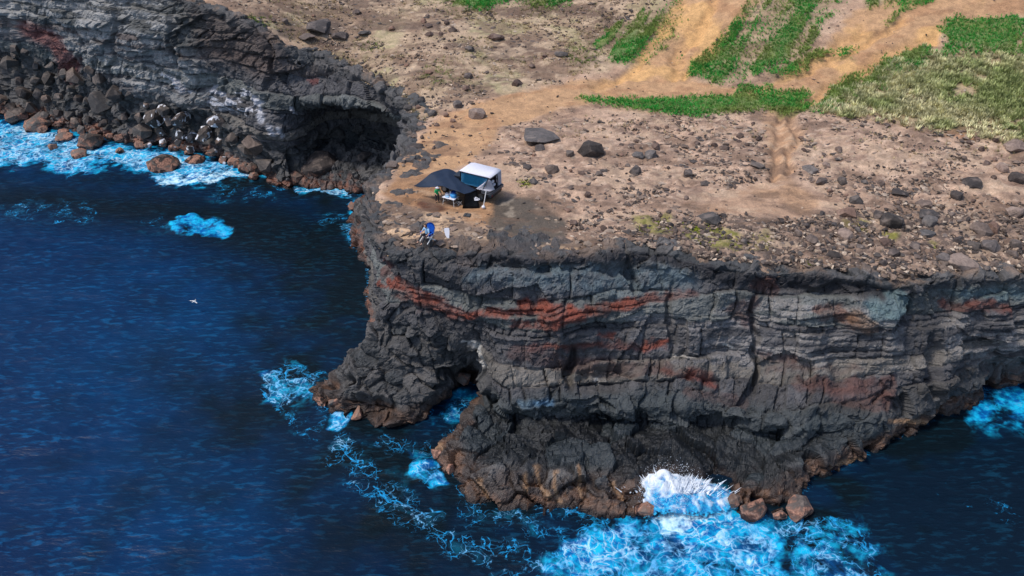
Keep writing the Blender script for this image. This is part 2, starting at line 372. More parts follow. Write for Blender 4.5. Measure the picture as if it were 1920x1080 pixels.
# a coarse table of the smooth land, read bilinearly
TX = np.arange(-130, 260.1, 1.0); TY = np.arange(50, 320.1, 1.0)
TZ = land0(*np.meshgrid(TX, TY))
def land(x, y):
    x = np.asarray(x, float); y = np.asarray(y, float)
    fx = np.clip(x - TX[0], 0, len(TX) - 1.001); fy = np.clip(y - TY[0], 0, len(TY) - 1.001); i = fx.astype(int); j = fy.astype(int); a = fx - i; b = fy - j
    return (TZ[j, i] * (1 - a) + TZ[j, i + 1] * a) * (1 - b) + (TZ[j + 1, i] * (1 - a) + TZ[j + 1, i + 1] * a) * b
def relief(x, y):
    return 0.22 * fbm(x, y, 0 * x, 0.13, 3, 40) + 0.07 * fbm(x, y, 0 * x, 0.9, 3, 44)
def ground_z(x, y): return land(x, y) + relief(np.asarray(x, float), np.asarray(y, float))
def G(u, v):
    """the point of the land seen at photo pixel (u, v)"""
    z = 14.0
    for _ in range(40):
        p = P(u, v, z); z = 0.5 * z + 0.5 * float(ground_z(p[0], p[1]))
    return Vector(P(u, v, z))

# ------------------------------------------------------------------ dense cliff sheet
nC = len(CTRL); ts = []
for i in range(nC - 1):
    L = np.linalg.norm(CTRL[i + 1] - CTRL[i], axis=1); L = 0.5 * L.max() + 0.5 * L.mean()
    step = 0.30 if i < 2 else 0.105 if i < 26 else 0.22 if i < 31 else 0.17 if i < 42 else 0.6
    ts.append(i + np.arange(max(2, int(L / step))) / max(2, int(L / step)))
ts = np.concatenate(ts + [[nC - 1.0]]); NCOL = len(ts)
CC = cr(CTRL, ts)                                      # (NCOL, 6, 3)
Tn = np.gradient(CC[:, 0, :2], axis=0)
def blur(a, n, it=2):
    k = np.ones(n) / n
    for _ in range(it):
        pad = np.concatenate([np.repeat(a[:1], n // 2, 0), a, np.repeat(a[-1:], n - 1 - n // 2, 0)])
        a = np.stack([np.convolve(pad[:, j], k, 'valid') for j in range(a.shape[1])], 1)
    return a
Tn /= np.linalg.norm(Tn, axis=1, keepdims=True) + 1e-9; Tn = blur(Tn, 61); Tn /= np.linalg.norm(Tn, axis=1, keepdims=True) + 1e-9
INL = np.stack([Tn[:, 1], -Tn[:, 0]], 1)
def inl(d, dz):
    q = np.zeros((NCOL, 3)); q[:, :2] = CC[:, 0, :2] + INL * np.reshape(d, (-1, 1)); q[:, 2] = land(q[:, 0], q[:, 1]) + dz; return q
Wd = CC[:, 5] + 0; Xd = Wd.copy(); Xd[:, 2] = -2.5; Xd[:, :2] -= INL * 0.8
TT = CC[:, 0].copy(); TT[:, 2] = 0.3 * TT[:, 2] + 0.7 * land(TT[:, 0], TT[:, 1]) - 0.05
wide = 1 + .9 * sstep(12.5, 14.5, ts) * (1 - sstep(29.5, 31, ts)) - .35 * sstep(31.5, 33, ts)
rows = [inl(4.4 * wide, -1.3), inl(2.4 * wide, -0.02), inl(1.0, 0.10), TT, CC[:, 1], CC[:, 2], CC[:, 3], None, CC[:, 4], Wd, Xd]
shf = sstep(5.0, 7.0, ts) * (1 - sstep(16.0, 17.6, ts))          # how far the foot of the wall is a true shelf
kk = (.2 - .34 * shf)[:, None]; C2 = CC[:, 3] * (1 - kk) + CC[:, 4] * kk; C2[:, 2] = C2[:, 2] * (1 - shf) + (CC[:, 4][:, 2] + .05) * shf; rows[7] = C2
cnt = [14, 14, 12, 38, 42, 38, 14, 36, 22, 8]
base = []; rowp = []
for r in range(len(rows) - 1):
    f = np.arange(cnt[r]) / cnt[r]
    for q in f: base.append(rows[r] * (1 - q) + rows[r + 1] * q); rowp.append(r + q)
base.append(rows[-1]); rowp.append(len(rows) - 1.0)
base = np.array(base); rowp = np.array(rowp); NROW = len(base)
for _ in range(3): base[1:-1] = 0.25 * base[:-2] + 0.5 * base[1:-1] + 0.25 * base[2:]
dr = np.gradient(base, axis=0); dc = np.gradient(base, axis=1)
nrm = np.cross(dc, dr); nrm /= np.linalg.norm(nrm, axis=2, keepdims=True) + 1e-9
if nrm[NROW // 2, NCOL // 3, 1] > 0: nrm = -nrm
for _ in range(14):
    nrm[1:-1] = (nrm[:-2] + nrm[1:-1] + nrm[2:]) / 3; nrm[:, 1:-1] = (nrm[:, :-2] + nrm[:, 1:-1] + nrm[:, 2:]) / 3
nrm /= np.linalg.norm(nrm, axis=2, keepdims=True) + 1e-9
S1 = np.r_[0, np.cumsum(np.linalg.norm(np.diff(0.5 * (CC[:, 1] + CC[:, 2]), axis=0), axis=1))]
S = np.broadcast_to(S1[None, :], (NROW, NCOL)); T2 = np.broadcast_to(ts[None, :], (NROW, NCOL)); R2 = np.broadcast_to(rowp[:, None], (NROW, NCOL))
X, Y, Z = base[..., 0], base[..., 1], base[..., 2]
U, V = proj(X, Y, Z)

# layered, jointed lava: massive flows split by upright joints, thin-bedded ash and clinker between them
wz = Z + 0.85 * fbm(S, 0 * S, 0.3 * Z, 0.055, 3, 3) + 0.22 * fbm(S, 0 * S, Z, 0.33, 3, 5)
ws = S + 0.75 * fbm(S, Z, 0 * S, 0.28, 3, 8)
thick = rng.choice([0.5, 0.8, 1.2, 1.7, 2.3, 2.9], 60, p=[.08, .14, .22, .24, .20, .12]); zb = np.r_[-3, -3 + np.cumsum(thick)]
lay = np.clip(np.searchsorted(zb, wz) - 1, 0, len(thick) - 1)
dzb = np.minimum(wz - zb[lay], zb[lay + 1] - wz)
wid = (thick * rng.uniform(0.75, 1.7, 60) + 0.45)[lay]; xs = ws / wid + lay * 3.37; jj = np.floor(xs)
jit = lambda j: 0.85 * (h3(j, lay, 0 * lay, 91) - 0.5)
b0 = jj + jit(jj); jj = np.where(xs < b0, jj - 1, jj); b1 = jj + 1 + jit(jj + 1); jj = np.where(xs > b1, jj + 1, jj)
b0 = jj + jit(jj); b1 = jj + 1 + jit(jj + 1); dL, dR = (xs - b0) * wid, (b1 - xs) * wid
qL, qR = h3(jj, lay, 0 * lay, 95), h3(jj + 1, lay, 0 * lay, 95); dsb = np.minimum(dL, dR); qs = np.where(dL < dR, qL, qR)
r1, r2, r3, r4 = (h3(jj, lay, 0 * lay, q) for q in (11, 12, 13, 14))
loff = rng.uniform(-0.5, 0.5, 60)[lay]
crk = lambda d, w: np.exp(-(d / w) ** 2)
disp_b = 0.55 * (r1 - 0.5) + 0.55 * loff + 0.34 * (r2 - 0.5) * (xs - 0.5 * (b0 + b1)) * wid * 0.7 + 0.34 * (r3 - 0.5) * (wz - zb[lay]) \
    - 0.12 * np.exp(-np.abs(np.minimum(dsb, dzb)) / 0.2) - 0.34 * crk(dsb, 0.05 + 0.06 * qs) * sstep(.45, .8, qs) - 0.16 * crk(dzb, 0.10)
z2 = wz * 1.0 + 0.35 * fbm(S, 0 * S, Z, 0.16, 2, 15); bt = z2 / 0.55 + 0.75 * vn(S * .05, z2 * .8, 0 * S, 16); bk = np.floor(bt); bf = bt - bk
bedr = h3(bk, np.floor(S / 7 + h3(bk, bk * 0, bk * 0, 17) * 5), 0 * bk, 18)
disp_t = 0.50 * (bedr - .5) + 0.16 * np.sin(np.pi * np.clip(bf, 0, 1)) ** 0.6 - 0.10 * crk(np.minimum(bf, 1 - bf), 0.12) + 0.20 * fbm(S, 0 * S, 3 * Z, 0.4, 3, 19)
# polygon-cracked skin of the shelf, the outcrop and the rounded tops
w3 = [q + 0.35 * fbm(X, Y, Z, 0.6, 2, s_) for q, s_ in ((X, 21), (Y, 22), (Z, 23))]
CW = np.where((T2 < 18.4) & (R2 > 5), 2.5, np.where(R2 < 3.3, 2.0, 1.5))
f1, f2, cid, of = worley(w3[0] / CW, w3[1] / CW, w3[2] / (CW * .8), 31, True); e_w = (f2 - f1) * 0.4 * CW
g1, g2, cid2, og = worley(w3[0] / 0.8, w3[1] / 0.8, w3[2] / 0.7, 37, True)
hk = lambda c, s_: h3((c * 1e6).astype(np.int64), 0 * c, 0 * c, s_) - .5
disp_w = 0.5 * (cid - 0.5) - 0.20 * np.exp(-np.abs(e_w) / 0.10) + 0.12 * (cid2 - 0.5) + CW * .75 * (hk(cid, 1) * of[0] + hk(cid, 2) * of[1] + hk(cid, 3) * of[2]) + .5 * (hk(cid2, 4) * og[0] + hk(cid2, 5) * og[1] + hk(cid2, 6) * og[2])
# where each pattern rules: walls are layered, lower shelf / outcrop / crown are cracked polygons
wall = sstep(3.0, 3.35, R2 + 0.25 * fbm(X, Y, Z, 0.3, 2, 50)) * (1 - sstep(5.55, 5.9, R2 + 0.3 * fbm(X, Y, Z, 0.25, 2, 51)))
outc = sstep(18.3, 18.8, T2) * (1 - sstep(26, 27, T2)) * sstep(4.6, 5.1, R2)
wall = wall * (1 - outc)
m1, m2, mid = worley(S / 5.5, wz / 3.2, 0 * S + 0.5, 61)
rough = 0.35 * fbm(X, Y, Z, 0.22, 3, 70) + 0.20 * fbm(X, Y, Z, 1.1, 5, 74, 0.68)
bed = np.clip(region(U + 25 * fbm(X, Y, Z, .2, 3, 60), V + 14 * fbm(X, Y, Z, .3, 3, 66), [(1200,585),(1300,560),(1480,565),(1560,570),(1720,590),(1930,590),(2300,590),(2300,690),(1700,700),(1450,690),(1330,640),(1210,630)], 18) * .6 * (T2 < 18) + region(U + 20 * fbm(X, Y, Z, .2, 3, 60), V + 10 * fbm(X, Y, Z, .3, 3, 66), [(900,590),(1130,600),(1130,660),(930,660)], 14) * .35 * (T2 < 18) + stroke(U, V, [(720,535),(880,585),(1000,585),(1100,582),(1290,550)], 14, 8) * (T2 < 26) + (T2 > 36) * .25 * sstep(.3, .6, fbm(S, 0 * S, 2 * Z, .08, 2, 68)), 0, 1)
ampn = .35 + .9 * sstep(-.5, .6, fbm(S, 0 * S, Z, .12, 3, 69))
disp_b = disp_b * (1 - .5 * bed) + disp_t * bed * ampn
big = 0.9 * (mid - 0.5) * wall + 0.55 * fbm(S, 0 * S, 0.35 * Z, 0.17, 3, 77) * sstep(3.2, 4.2, R2)
amp_top = 0.62 + 0.38 * sstep(2.5, 3.4, R2)
small = .45 * (hk(cid2, 4) * og[0] + hk(cid2, 5) * og[1] + hk(cid2, 6) * og[2]) - .07 * np.exp(-np.abs(g2 - g1) / .05) * (hk(cid2, 7) > 0)
disp = amp_top * (wall * (disp_b + small * (1 - .6 * bed)) + (1 - wall) * disp_w + rough) + big
disp = disp * (1 - 0.75 * sstep(9.1, 9.6, R2)) * (1 - .12 * np.where((T2 > 6) & (T2 < 17.5), sstep(6.8, 7.2, R2) * (1 - sstep(7.8, 8.2, R2)), 0))
# hollows, long clefts and ledges that can be pointed at in the photo (photo pixels, depth in metres)
fr = T2 < 26; dn = fbm(X, Y, Z, .5, 3, 72); UD, VD = U + 14 * dn, V + 10 * fbm(X, Y, Z, .6, 3, 78)
for (u, v, ru, rv, d) in [(1077,695,10,32,1.5),(1140,715,42,24,1.3),(1100,690,60,40,0.7),(905,660,26,40,0.6),(862,700,40,16,1.2),(700,765,36,14,1.4),(640,715,26,16,1.2),(1420,640,7,90,0.8),(1255,600,7,60,0.6),(1180,500,6,40,0.7),(1470,560,50,90,0.6),(1620,590,60,80,-0.5),(1575,650,24,90,0.6),
        (1745,690,12,70,0.8),(1890,690,40,14,0.8),(1600,545,110,12,0.8),(1560,640,60,60,0.5),(1255,905,46,46,1.8),(1330,905,60,34,1.2),(1050,505,150,10,0.4),(1180,690,20,12,0.6)]:
    disp = disp - np.where(fr, d * blob(UD, VD, u, v, ru, rv, 0.5), 0)
for (u, v, ru, rv, d) in [(545,330,8,60,0.8),(505,140,7,60,0.8),(390,190,60,20,-0.7),(210,100,7,70,0.9),(330,70,7,60,0.9),(500,230,40,40,-0.6)]:
    disp = disp - np.where(T2 > 35, d * blob(UD, VD, u, v, ru, rv, 0.4), 0)
POS = base + nrm * disp[..., None]
Zf = POS[..., 2]

# ------------------------------------------------------------------ colours of the rock itself
pal = lin(np.array([(96,96,94),(108,106,102),(90,92,92),(102,93,88),(92,80,78),(112,114,112),(80,77,75),(122,116,110),(90,88,90),(104,95,92)], float))
lc = pal[rng.integers(0, len(pal), 60)][lay]
col = lc * (0.75 + 0.5 * r2[..., None])
cw = mix(lin((74, 76, 78)) + 0 * col, lin((104, 100, 98)) + 0 * col, cid) * (0.85 + 0.3 * cid2[..., None])
col = mix(cw, col, wall)
nA = fbm(X, Y, Z, 0.5, 4, 80); nB = fbm(X, Y, Z, 1.7, 4, 84); nS = fbm(S, 0 * S, 6 * Z, 0.35, 3, 88)
front = T2 < 26
Uw = U + 10 * nA + 6 * nB; Vw = V + 5 * nA + 4 * nB
def paint(m, c, a=1.0):
    global col
    col = mix(col, lin(c) + 0 * col, np.clip(m, 0, 1) * a)
F = front.astype(float)
# pale ashy layers of the right wall
pale = region(Uw, Vw, [(1180,585),(1260,575),(1420,560),(1560,545),(1680,560),(1700,690),(1560,700),(1420,680),(1250,640),(1190,640)], 20) + region(Uw, Vw, [(1780,590),(1920,600),(2100,600),(2100,690),(1830,690),(1760,660)], 20)
paint(F * pale * sstep(-0.1, 0.35, nS), (158, 152, 148), 0.75)
paint(F * region(Uw, Vw, [(1180,560),(1420,560),(1420,700),(1200,690)], 20) * sstep(0.1, 0.5, nS), (128, 126, 130), 0.5)
# bluish weathered cap layer
paint(F * region(Uw, Vw, [(900,500),(1000,495),(1290,500),(1310,540),(1160,560),(1000,540),(880,530)], 14) * (0.5 + 0.5 * sstep(-.3, .3, nB)), (104, 122, 130), 0.7)
paint(F * region(Uw, Vw, [(1610,560),(1700,545),(1720,580),(1620,600)], 8), (104, 132, 136), 0.7)
paint(F * region(Uw, Vw, [(1770,545),(1900,540),(1990,560),(1820,562)], 8), (100, 124, 130), 0.7)
# dark crown just below the edge
paint(F * region(Uw, Vw, [(1330,500),(1420,515),(1560,520),(1700,545),(1650,560),(1500,545),(1400,540),(1310,520)], 8), (50, 48, 52), 0.85)
paint(F * stroke(Uw, Vw, [(860,480),(1000,492),(1120,486),(1200,476),(1330,502)], 9, 5), (58, 56, 60), 0.8)
# teal-dark lower rock, black wet rock of the shelf
paint(F * region(Uw, Vw, [(900,745),(1100,735),(1300,730),(1460,760),(1640,780),(1680,800),(1560,900),(1400,880),(1200,830),(1000,800),(880,800)], 18), (66, 76, 80), 0.65)
paint(F * region(Uw, Vw, [(960,790),(1150,800),(1330,840),(1470,890),(1490,940),(1400,930),(1200,880),(1040,870),(900,850)], 14), (34, 34, 36), 0.85)
paint(F * region(Uw, Vw, [(850,790),(980,775),(1010,860),(940,880),(860,850)], 10), (70, 78, 82), 0.6)
# oxidised red layers
RED = (146, 74, 56); DRED = (92, 60, 55)
for pts, w, c, a in [
   ([(728,535),(770,545),(815,565),(850,580),(880,590)], 9, RED, 1), ([(740,560),(800,570),(850,590)], 7, (112,60,48), .8), ([(880,590),(940,588),(1000,585),(1060,582),(1110,580)], 6, RED, .95),
   ([(980,575),(1040,573),(1090,590),(1020,600)], 9, RED, .95), ([(955,608),(1000,612),(1040,610)], 5, RED, .9), ([(1110,580),(1160,575),(1210,565),(1290,548)], 9, (120,66,52), .9), ([(1160,578),(1200,570)], 8, RED, .9),
   ([(990,650),(1060,650),(1120,648),(1180,650),(1250,645)], 6, (116,62,50), .85), ([(1210,655),(1250,645)], 7, RED, .9), ([(1125,628),(1145,630)], 5, RED, .9),
   ([(960,660),(1050,680),(1150,690),(1250,690)], 13, DRED, .6), ([(1255,700),(1330,705)], 6, (112,64,52), .8), ([(1290,705),(1340,720)], 5, (140,66,50), .7),
   ([(1790,575),(1850,570),(1890,578)], 9, (116,64,54), .9), ([(1420,530),(1450,540)], 14, (104,66,56), .7), ([(1540,590),(1570,585),(1590,600)], 12, (116,76,62), .8), ([(1600,595),(1625,610)], 14, (140,104,76), .7),
   ([(1380,585),(1420,570),(1400,600)], 12, DRED, .7), ([(1430,665),(1490,675)], 9, DRED, .8), ([(1500,720),(1580,725),(1670,715),(1660,745)], 13, (104,70,64), .8), ([(1440,690),(1600,690)], 5, DRED, .5), ([(705,490),(720,510)], 10, (116,60,50), .7),
   ([(1560,740),(1660,755)], 16, (112,78,72), .7), ([(1300,740),(1400,748)], 9, (104,72,66), .5)]:
    paint(F * stroke(Uw + 6 * nS, Vw + 3 * nB, pts, w * 1.15, 5) * (.6 + .4 * sstep(-.45, .25, nB + .5 * nS)), c, a * 0.9)
# pale blue lichen patch, white droppings, sandy dust on the ledges
paint(F * stroke(Uw, Vw, [(975,755),(1005,757)], 7, 5), (110, 140, 160), .5); paint(F * stroke(Uw, Vw, [(1010,757),(1035,755)], 6, 5), (90, 140, 180), .5)
for pts, w in [([(885,645),(892,660),(898,670)], 4), ([(895,680),(905,690)], 3), ([(740,585),(742,592)], 2.5), ([(1260,668),(1300,668)], 1.5), ([(1360,650),(1375,655)], 2), ([(870,640),(880,648)], 2), ([(1120,705),(1124,715)], 3)]:
    paint(F * stroke(U + 3 * nB, V + 3 * nB, pts, w, 2), (214, 208, 200), .8)
# left cove cliff: lighter grey at the far end, brown towards the point, droppings, red seam
Lf = (T2 > 35).astype(float)
paint(Lf * region(Uw, Vw, [(-60,-40),(300,-40),(330,60),(400,140),(380,200),(260,170),(130,110),(60,60),(-60,80)], 25) * sstep(-.5, .3, nS), (176, 174, 172), .8)
paint(Lf * region(Uw, Vw, [(360,20),(500,60),(540,110),(500,150),(420,120),(370,90)], 18), (98, 82, 76), .7)
paint(Lf * stroke(Uw, Vw, [(40,55),(90,75),(120,110),(130,140)], 15, 8), (122, 62, 56), .75)
paint(Lf * stroke(Uw, Vw, [(580,145),(630,150)], 6, 3), (120, 60, 56), .7)
wht = region(U + 4 * nB, V + 3 * nB, [(390,165),(480,165),(505,200),(500,225),(470,215),(395,200)], 6) * sstep(0.05, 0.3, fbm(S, 0 * S, 5 * Z, 0.5, 3, 95))
paint(Lf * wht, (206, 206, 214), .9)
for pts, w in [([(482,180),(492,200),(500,222)], 5), ([(512,235),(517,250)], 4), ([(525,240),(530,255)], 4), ([(320,150),(340,165)], 4), ([(330,165),(355,175)], 3), ([(545,200),(548,208)], 3), ([(300,140),(315,145)], 3)]:
    paint(Lf * stroke(U + 3 * nB, V + 3 * nB, pts, w, 2.5), (216, 214, 220), .85)
# dusty tops: sand caught on the flat crown of the rock
flat = 1 - sstep(2.3, 3.2, R2)
paint(flat * sstep(0.05, 0.45, nA + 0.4 * nB), (150, 124, 104), .6)
paint(np.where((T2 > 13) & (T2 < 30), 1.0, 0) * flat * sstep(-0.3, 0.3, nB), (92, 82, 78), .55)
# crust of the tide zone
tide = (1 - sstep(0.7, 1.3, Zf + 0.6 * nA + 0.35 * nB)) * (1 - shf[None, :] * (1 - sstep(7.75, 8.0, R2)))
brown = (1 - sstep(1.5, 2.2, Zf + .5 * nA)) * sstep(7.75, 8.05, R2 + .12 * nA)
paint(F * brown, (66, 50, 42), .7)
paint(F * shf[None, :] * sstep(6.6, 7.0, R2) * (1 - sstep(7.8, 8.05, R2 + .12 * nA)), (30, 32, 35), .8)
paint(F * shf[None, :] * sstep(6.6, 7.0, R2) * (1 - sstep(7.8, 8.05, R2 + .12 * nA)) * (cid > .62), (58, 66, 71), .7)
tz = mix(lin((122, 92, 74)) + 0 * col, lin((68, 52, 45)) + 0 * col, sstep(-.3, .3, nB))
tz = np.where((T2 > 27)[..., None], tz * np.array((1.55, 1.2, 1.15)), tz)
col = mix(col, tz, tide * (0.45 + 0.5 * sstep(-0.4, 0.2, nA)))
col = mix(col, lin((40, 30, 28)) + 0 * col, (1 - sstep(0.05, 0.35, Zf + 0.2 * nB)))
for pts in [[(1010,880),(1015,905),(1030,930)],[(1045,890),(1042,915),(1052,940)],[(1090,885),(1093,930)],[(985,895),(988,920)],[(1150,905),(1170,935)],[(905,905),(915,930)],[(1265,880),(1290,890)],[(820,825),(840,850)],[(1660,790),(1740,790)],[(1550,870),(1600,855)]]:
    paint(F * stroke(U + 8 * nA + 5 * nB, V, pts, 4, 3), (172, 136, 104), .8)

col = col * .74
WET = np.clip(np.where(T2 < 26, shf[None, :] * sstep(6.5, 7.0, R2) * .9, 0) + (1 - sstep(.6, 1.4, Zf + .4 * nA)) * .8 + .25 * (T2 < 18) * sstep(5.6, 6.2, R2), 0, 1).ravel()
# ------------------------------------------------------------------ cut the sheet into the cliffs and, along the joints, into single blocks
flatpos = POS.reshape(-1, 3); flatcol = col.reshape(-1, 3); Q = grid_quads(NROW, NCOL)
bid_b = (lay * 100003 + jj.astype(int) * 7).astype(np.int64); bid_w = (cid * 2 ** 40).astype(np.int64) + 10 ** 14
bid = np.where(wall > 0.5, bid_b, bid_w).ravel()[Q[:, 0]]
p0, p1, p2, p3 = (flatpos[Q[:, i]] for i in range(4))
fn = np.cross(p2 - p0, p3 - p1); view = 0.25 * (p0 + p1 + p2 + p3) - np.array((0, 0, CAMZ)); dist = np.linalg.norm(view, axis=1)
if np.median((fn * nrm.reshape(-1, 3)[Q[:, 0]]).sum(1)) < 0: Q = Q[:, ::-1]; fn = -fn
seen = np.clip(-(fn * view).sum(1) / dist, 0, None) / dist ** 2 * (view[:, 2] + CAMZ > -0.2)
qc = (Q[:, 0] % NCOL); qt = ts[qc]
def patch(sel, name):
    q = Q[sel]; ids, inv = np.unique(q, return_inverse=True)
    return np_mesh(name, flatpos[ids], quads=inv.reshape(-1, 4), color=flatcol[ids], attrs={'wet': WET[ids]})
for lo, hi, lab in [(-1, 18.35, 'tall layered grey sea cliff with red bands below the camper and rubble'), (18.35, 26.6, 'dark blocky headland cliff point with rocky outcrop at the water'), (26.6, 99, 'grey cove cliff with dark sea cave and white bird droppings')]:
    m = (qt >= lo) & (qt < hi)
    root = None
    ub, inv = np.unique(bid[m], return_inverse=True); area = np.bincount(inv, seen[m])
    top = np.argsort(-area)[:300]; top = top[area[top] * FPX ** 2 > 60]
    isel = np.nonzero(m)[0]; order = np.argsort(inv, kind='stable'); bounds = np.searchsorted(inv[order], np.arange(len(ub) + 1))
    rest = np.ones(len(isel), bool)
    for b in top: rest[order[bounds[b]:bounds[b + 1]]] = False
    root = tag(link('cliff', patch(isel[rest], 'cliff'), M_ROCK), lab, 'cliff', None, 'structure')
    for b in top: link('rock_block', patch(isel[order[bounds[b]:bounds[b + 1]]], 'rock_block'), M_ROCK, root)

# ------------------------------------------------------------------ the land behind the edge
EDGE = CC[::3, 0, :2]
EDGEP = np.concatenate([EDGE, [(-130, 400), (300, 400), (300, 70), (80, 62)]])
def edge_dist(x, y):
    d = seg_d(x, y, EDGE, False); return np.where(inside(x, y, EDGEP), d, -d)
gy = np.concatenate([58 + 77 * (np.linspace(0, 1, 380) ** 1.25), np.linspace(135.5, 310, 50)])
ga = np.linspace(-0.85, 1.0, 860)
GX = ga[None, :] * (gy[:, None] + 18); GY = np.broadcast_to(gy[:, None], GX.shape).copy()
# coarse table of the edge distance, read bilinearly
ex = np.arange(-135, 340, 1.5); ey = np.arange(50, 320, 1.5); ED = edge_dist(*np.meshgrid(ex, ey))
def edist(x, y):
    fx = np.clip((x - ex[0]) / 1.5, 0, len(ex) - 1.001); fy = np.clip((y - ey[0]) / 1.5, 0, len(ey) - 1.001); i = fx.astype(int); j = fy.astype(int); a = fx - i; b = fy - j
    return (ED[j, i] * (1 - a) + ED[j, i + 1] * a) * (1 - b) + (ED[j + 1, i] * (1 - a) + ED[j + 1, i + 1] * a) * b
LZ = land(GX, GY); GU, GV = proj(GX, GY, LZ); GE = edist(GX, GY)
N1 = fbm(GX, GY, 0 * GX, 0.25, 4, 100); N2 = fbm(GX, GY, 0 * GX, 1.0, 4, 104); N3 = fbm(GX, 2.2 * GY, 0 * GX, 0.45, 4, 108)
gu = GU + 14 * N1 + 5 * N2; gv = GV + 5 * N1 + 2.5 * N2
VS = 1.8
def greg(pts, soft=8): return region(gu, gv, pts, soft, VS)
SANDY = [(735,372),(745,330),(770,270),(850,215),(940,175),(1050,160),(1150,140),(1190,110),(1262,0),(1262,-60),(1445,-60),(1430,0),(1330,90),(1290,150),(1380,165),(1450,150),(1550,80),(1600,20),(1720,-10),(1760,-60),(2300,-60),(2300,35),(1920,30),(1760,48),(1750,85),(1690,115),(1560,165),(1520,205),(1500,200),(1450,185),(1380,185),(1250,190),(1100,195),(1020,215),(950,240),(900,290),(860,315),(800,340)]
CAMP = [(715,362),(760,332),(860,330),(940,360),(975,400),(960,425),(900,428),(830,405),(760,388)]
PATH = [(1435,195),(1500,195),(1495,290),(1480,330),(1560,385),(1500,405),(1400,400),(1300,395),(1240,385),(1300,370),(1440,340)]
WETROCK = [(930,372),(1000,370),(1062,412),(1062,440),(1010,462),(930,448),(915,415)]
RUBBLE = [(1180,410),(1330,400),(1480,415),(1600,390),(1750,395),(1920,400),(2200,400),(2200,540),(1700,545),(1400,515),(1200,480)]
ROUGHS = [(940,235),(1060,225),(1300,215),(1430,205),(1440,330),(1300,385),(1220,440),(1190,470),(1080,460),(1060,405),(960,350),(950,300)]
ROUGHR = [(1500,210),(1660,225),(1850,250),(2200,270),(2200,400),(1750,395),(1600,385),(1500,330)]
DRY = [(330,-60),(1260,-60),(1190,100),(1050,155),(920,175),(820,215),(770,240),(755,190),(620,105),(480,45)]
GREENS = [[(1145,80),(1210,20),(1255,-10),(1262,20),(1230,75),(1180,118),(1145,110)], [(1190,118),(1255,52),(1252,75),(1200,120)],
 [(1290,115),(1350,70),(1420,20),(1460,-30),(1580,-30),(1510,40),(1560,25),(1520,95),(1440,135),(1350,157),(1300,142)], [(1465,138),(1552,92),(1560,97),(1500,138)],
 [(1100,188),(1250,188),(1380,182),(1500,172),(1510,180),(1478,215),(1440,205),(1300,217),(1180,202)], [(1645,40),(1700,10),(1745,6),(1705,25),(1660,45)],
 [(1762,55),(1800,40),(1930,35),(2200,30),(2200,110),(1920,100),(1850,97),(1790,82)], [(1497,208),(1600,140),(1700,110),(1760,82),(1800,92),(1700,142),(1600,182),(1520,212)], [(1590,-20),(1820,-20),(1740,8),(1640,14)], [(1380,165),(1450,163),(1445,172),(1385,174)], [(820,-20),(1100,-20),(1080,10),(860,12)], [(1580,95),(1595,90),(1600,102),(1585,105)]]
SCRUB = [(1535,205),(1600,172),(1750,100),(1920,92),(2250,95),(2250,265),(1920,262),(1800,250),(1650,222)]
MOSS = [([(1185,405),(1250,402),(1255,440),(1200,440)], .7), ([(1275,420),(1330,415),(1400,450),(1395,475),(1340,470),(1280,445)], .8), ([(1575,415),(1600,412),(1600,425),(1580,425)], .8), ([(1605,405),(1625,405),(1620,432),(1605,430)], .9), ([(1650,430),(1690,440),(1680,452),(1655,446)], .9), ([(1510,488),(1535,486),(1532,502),(1512,502)], .9), ([(972,336),(988,334),(988,346),(974,348)], .95), ([(1735,450),(1752,452),(1748,464)], .7), ([(1400,440),(1440,430),(1450,470),(1410,480)], .4), ([(1720,205),(1900,190),(1910,240),(1740,230)], .0)]
mS = greg(SANDY, 10); mC = greg(CAMP, 8); mP = greg(PATH, 12); mW = greg(WETROCK, 9); mR = greg(RUBBLE, 20); mQ = np.maximum(greg(ROUGHS, 14), greg(ROUGHR, 16)); mD = greg(DRY, 14); mG = np.zeros_like(GU)
def streak(x, y):
    a, b = x * .50 + y * .87, x * .87 - y * .50
    return fbm(a * .16, b * 1.1, 0 * a, .55, 4, 170)
SK = streak(GX, GY)
for i_, g_ in enumerate(GREENS): mG = np.maximum(mG, region(GU + 16 * N1 + 10 * N2 + (i_ != 4) * 26 * SK, GV + (6 * N1 + 5 * N2) * (.4 if i_ == 4 else 1), g_, 15, VS) * (1 if i_ == 4 else .25 + .75 * sstep(-.4, .3, SK)))
mB = region(GU + 30 * N1 + 16 * N2, GV + 14 * N1 + 6 * N2, SCRUB, 26, VS)
gcol = np.zeros(GX.shape + (3,)) + lin((176, 148, 130))
def gp(m, c, a=1.0):
    global gcol
    gcol = mix(gcol, lin(c) + 0 * gcol, np.clip(m, 0, 1) * a)
F1, F2, CID = worley(GX / 0.9 + 0.3 * N2, GY / 0.9, 0 * GX + .5, 120); K1, K2, KID = worley(GX / 0.42, GY / 0.42, 0 * GX + .5, 124)
gp(sstep(-.2, .4, N1), (190, 164, 148), .7); gp(sstep(0.15, .5, N3), (138, 114, 102), .65)
gp(mD, (158, 142, 122), .7); gp(mD * sstep(0.0, 0.5, N1 + .4 * N3), (132, 110, 96), .8); gp(mD * sstep(0.1, 0.5, -N1 + .3 * N2), (160, 158, 122), .6)
gp(mD * sstep(.12, .35, fbm(.5 * GX, 1.4 * GY, 0 * GX, .35, 4, 118)), (104, 88, 80), .75); gp(mD * sstep(.25, .5, fbm(GX, 1.5 * GY, 0 * GX, .9, 4, 119)), (196, 176, 156), .6)
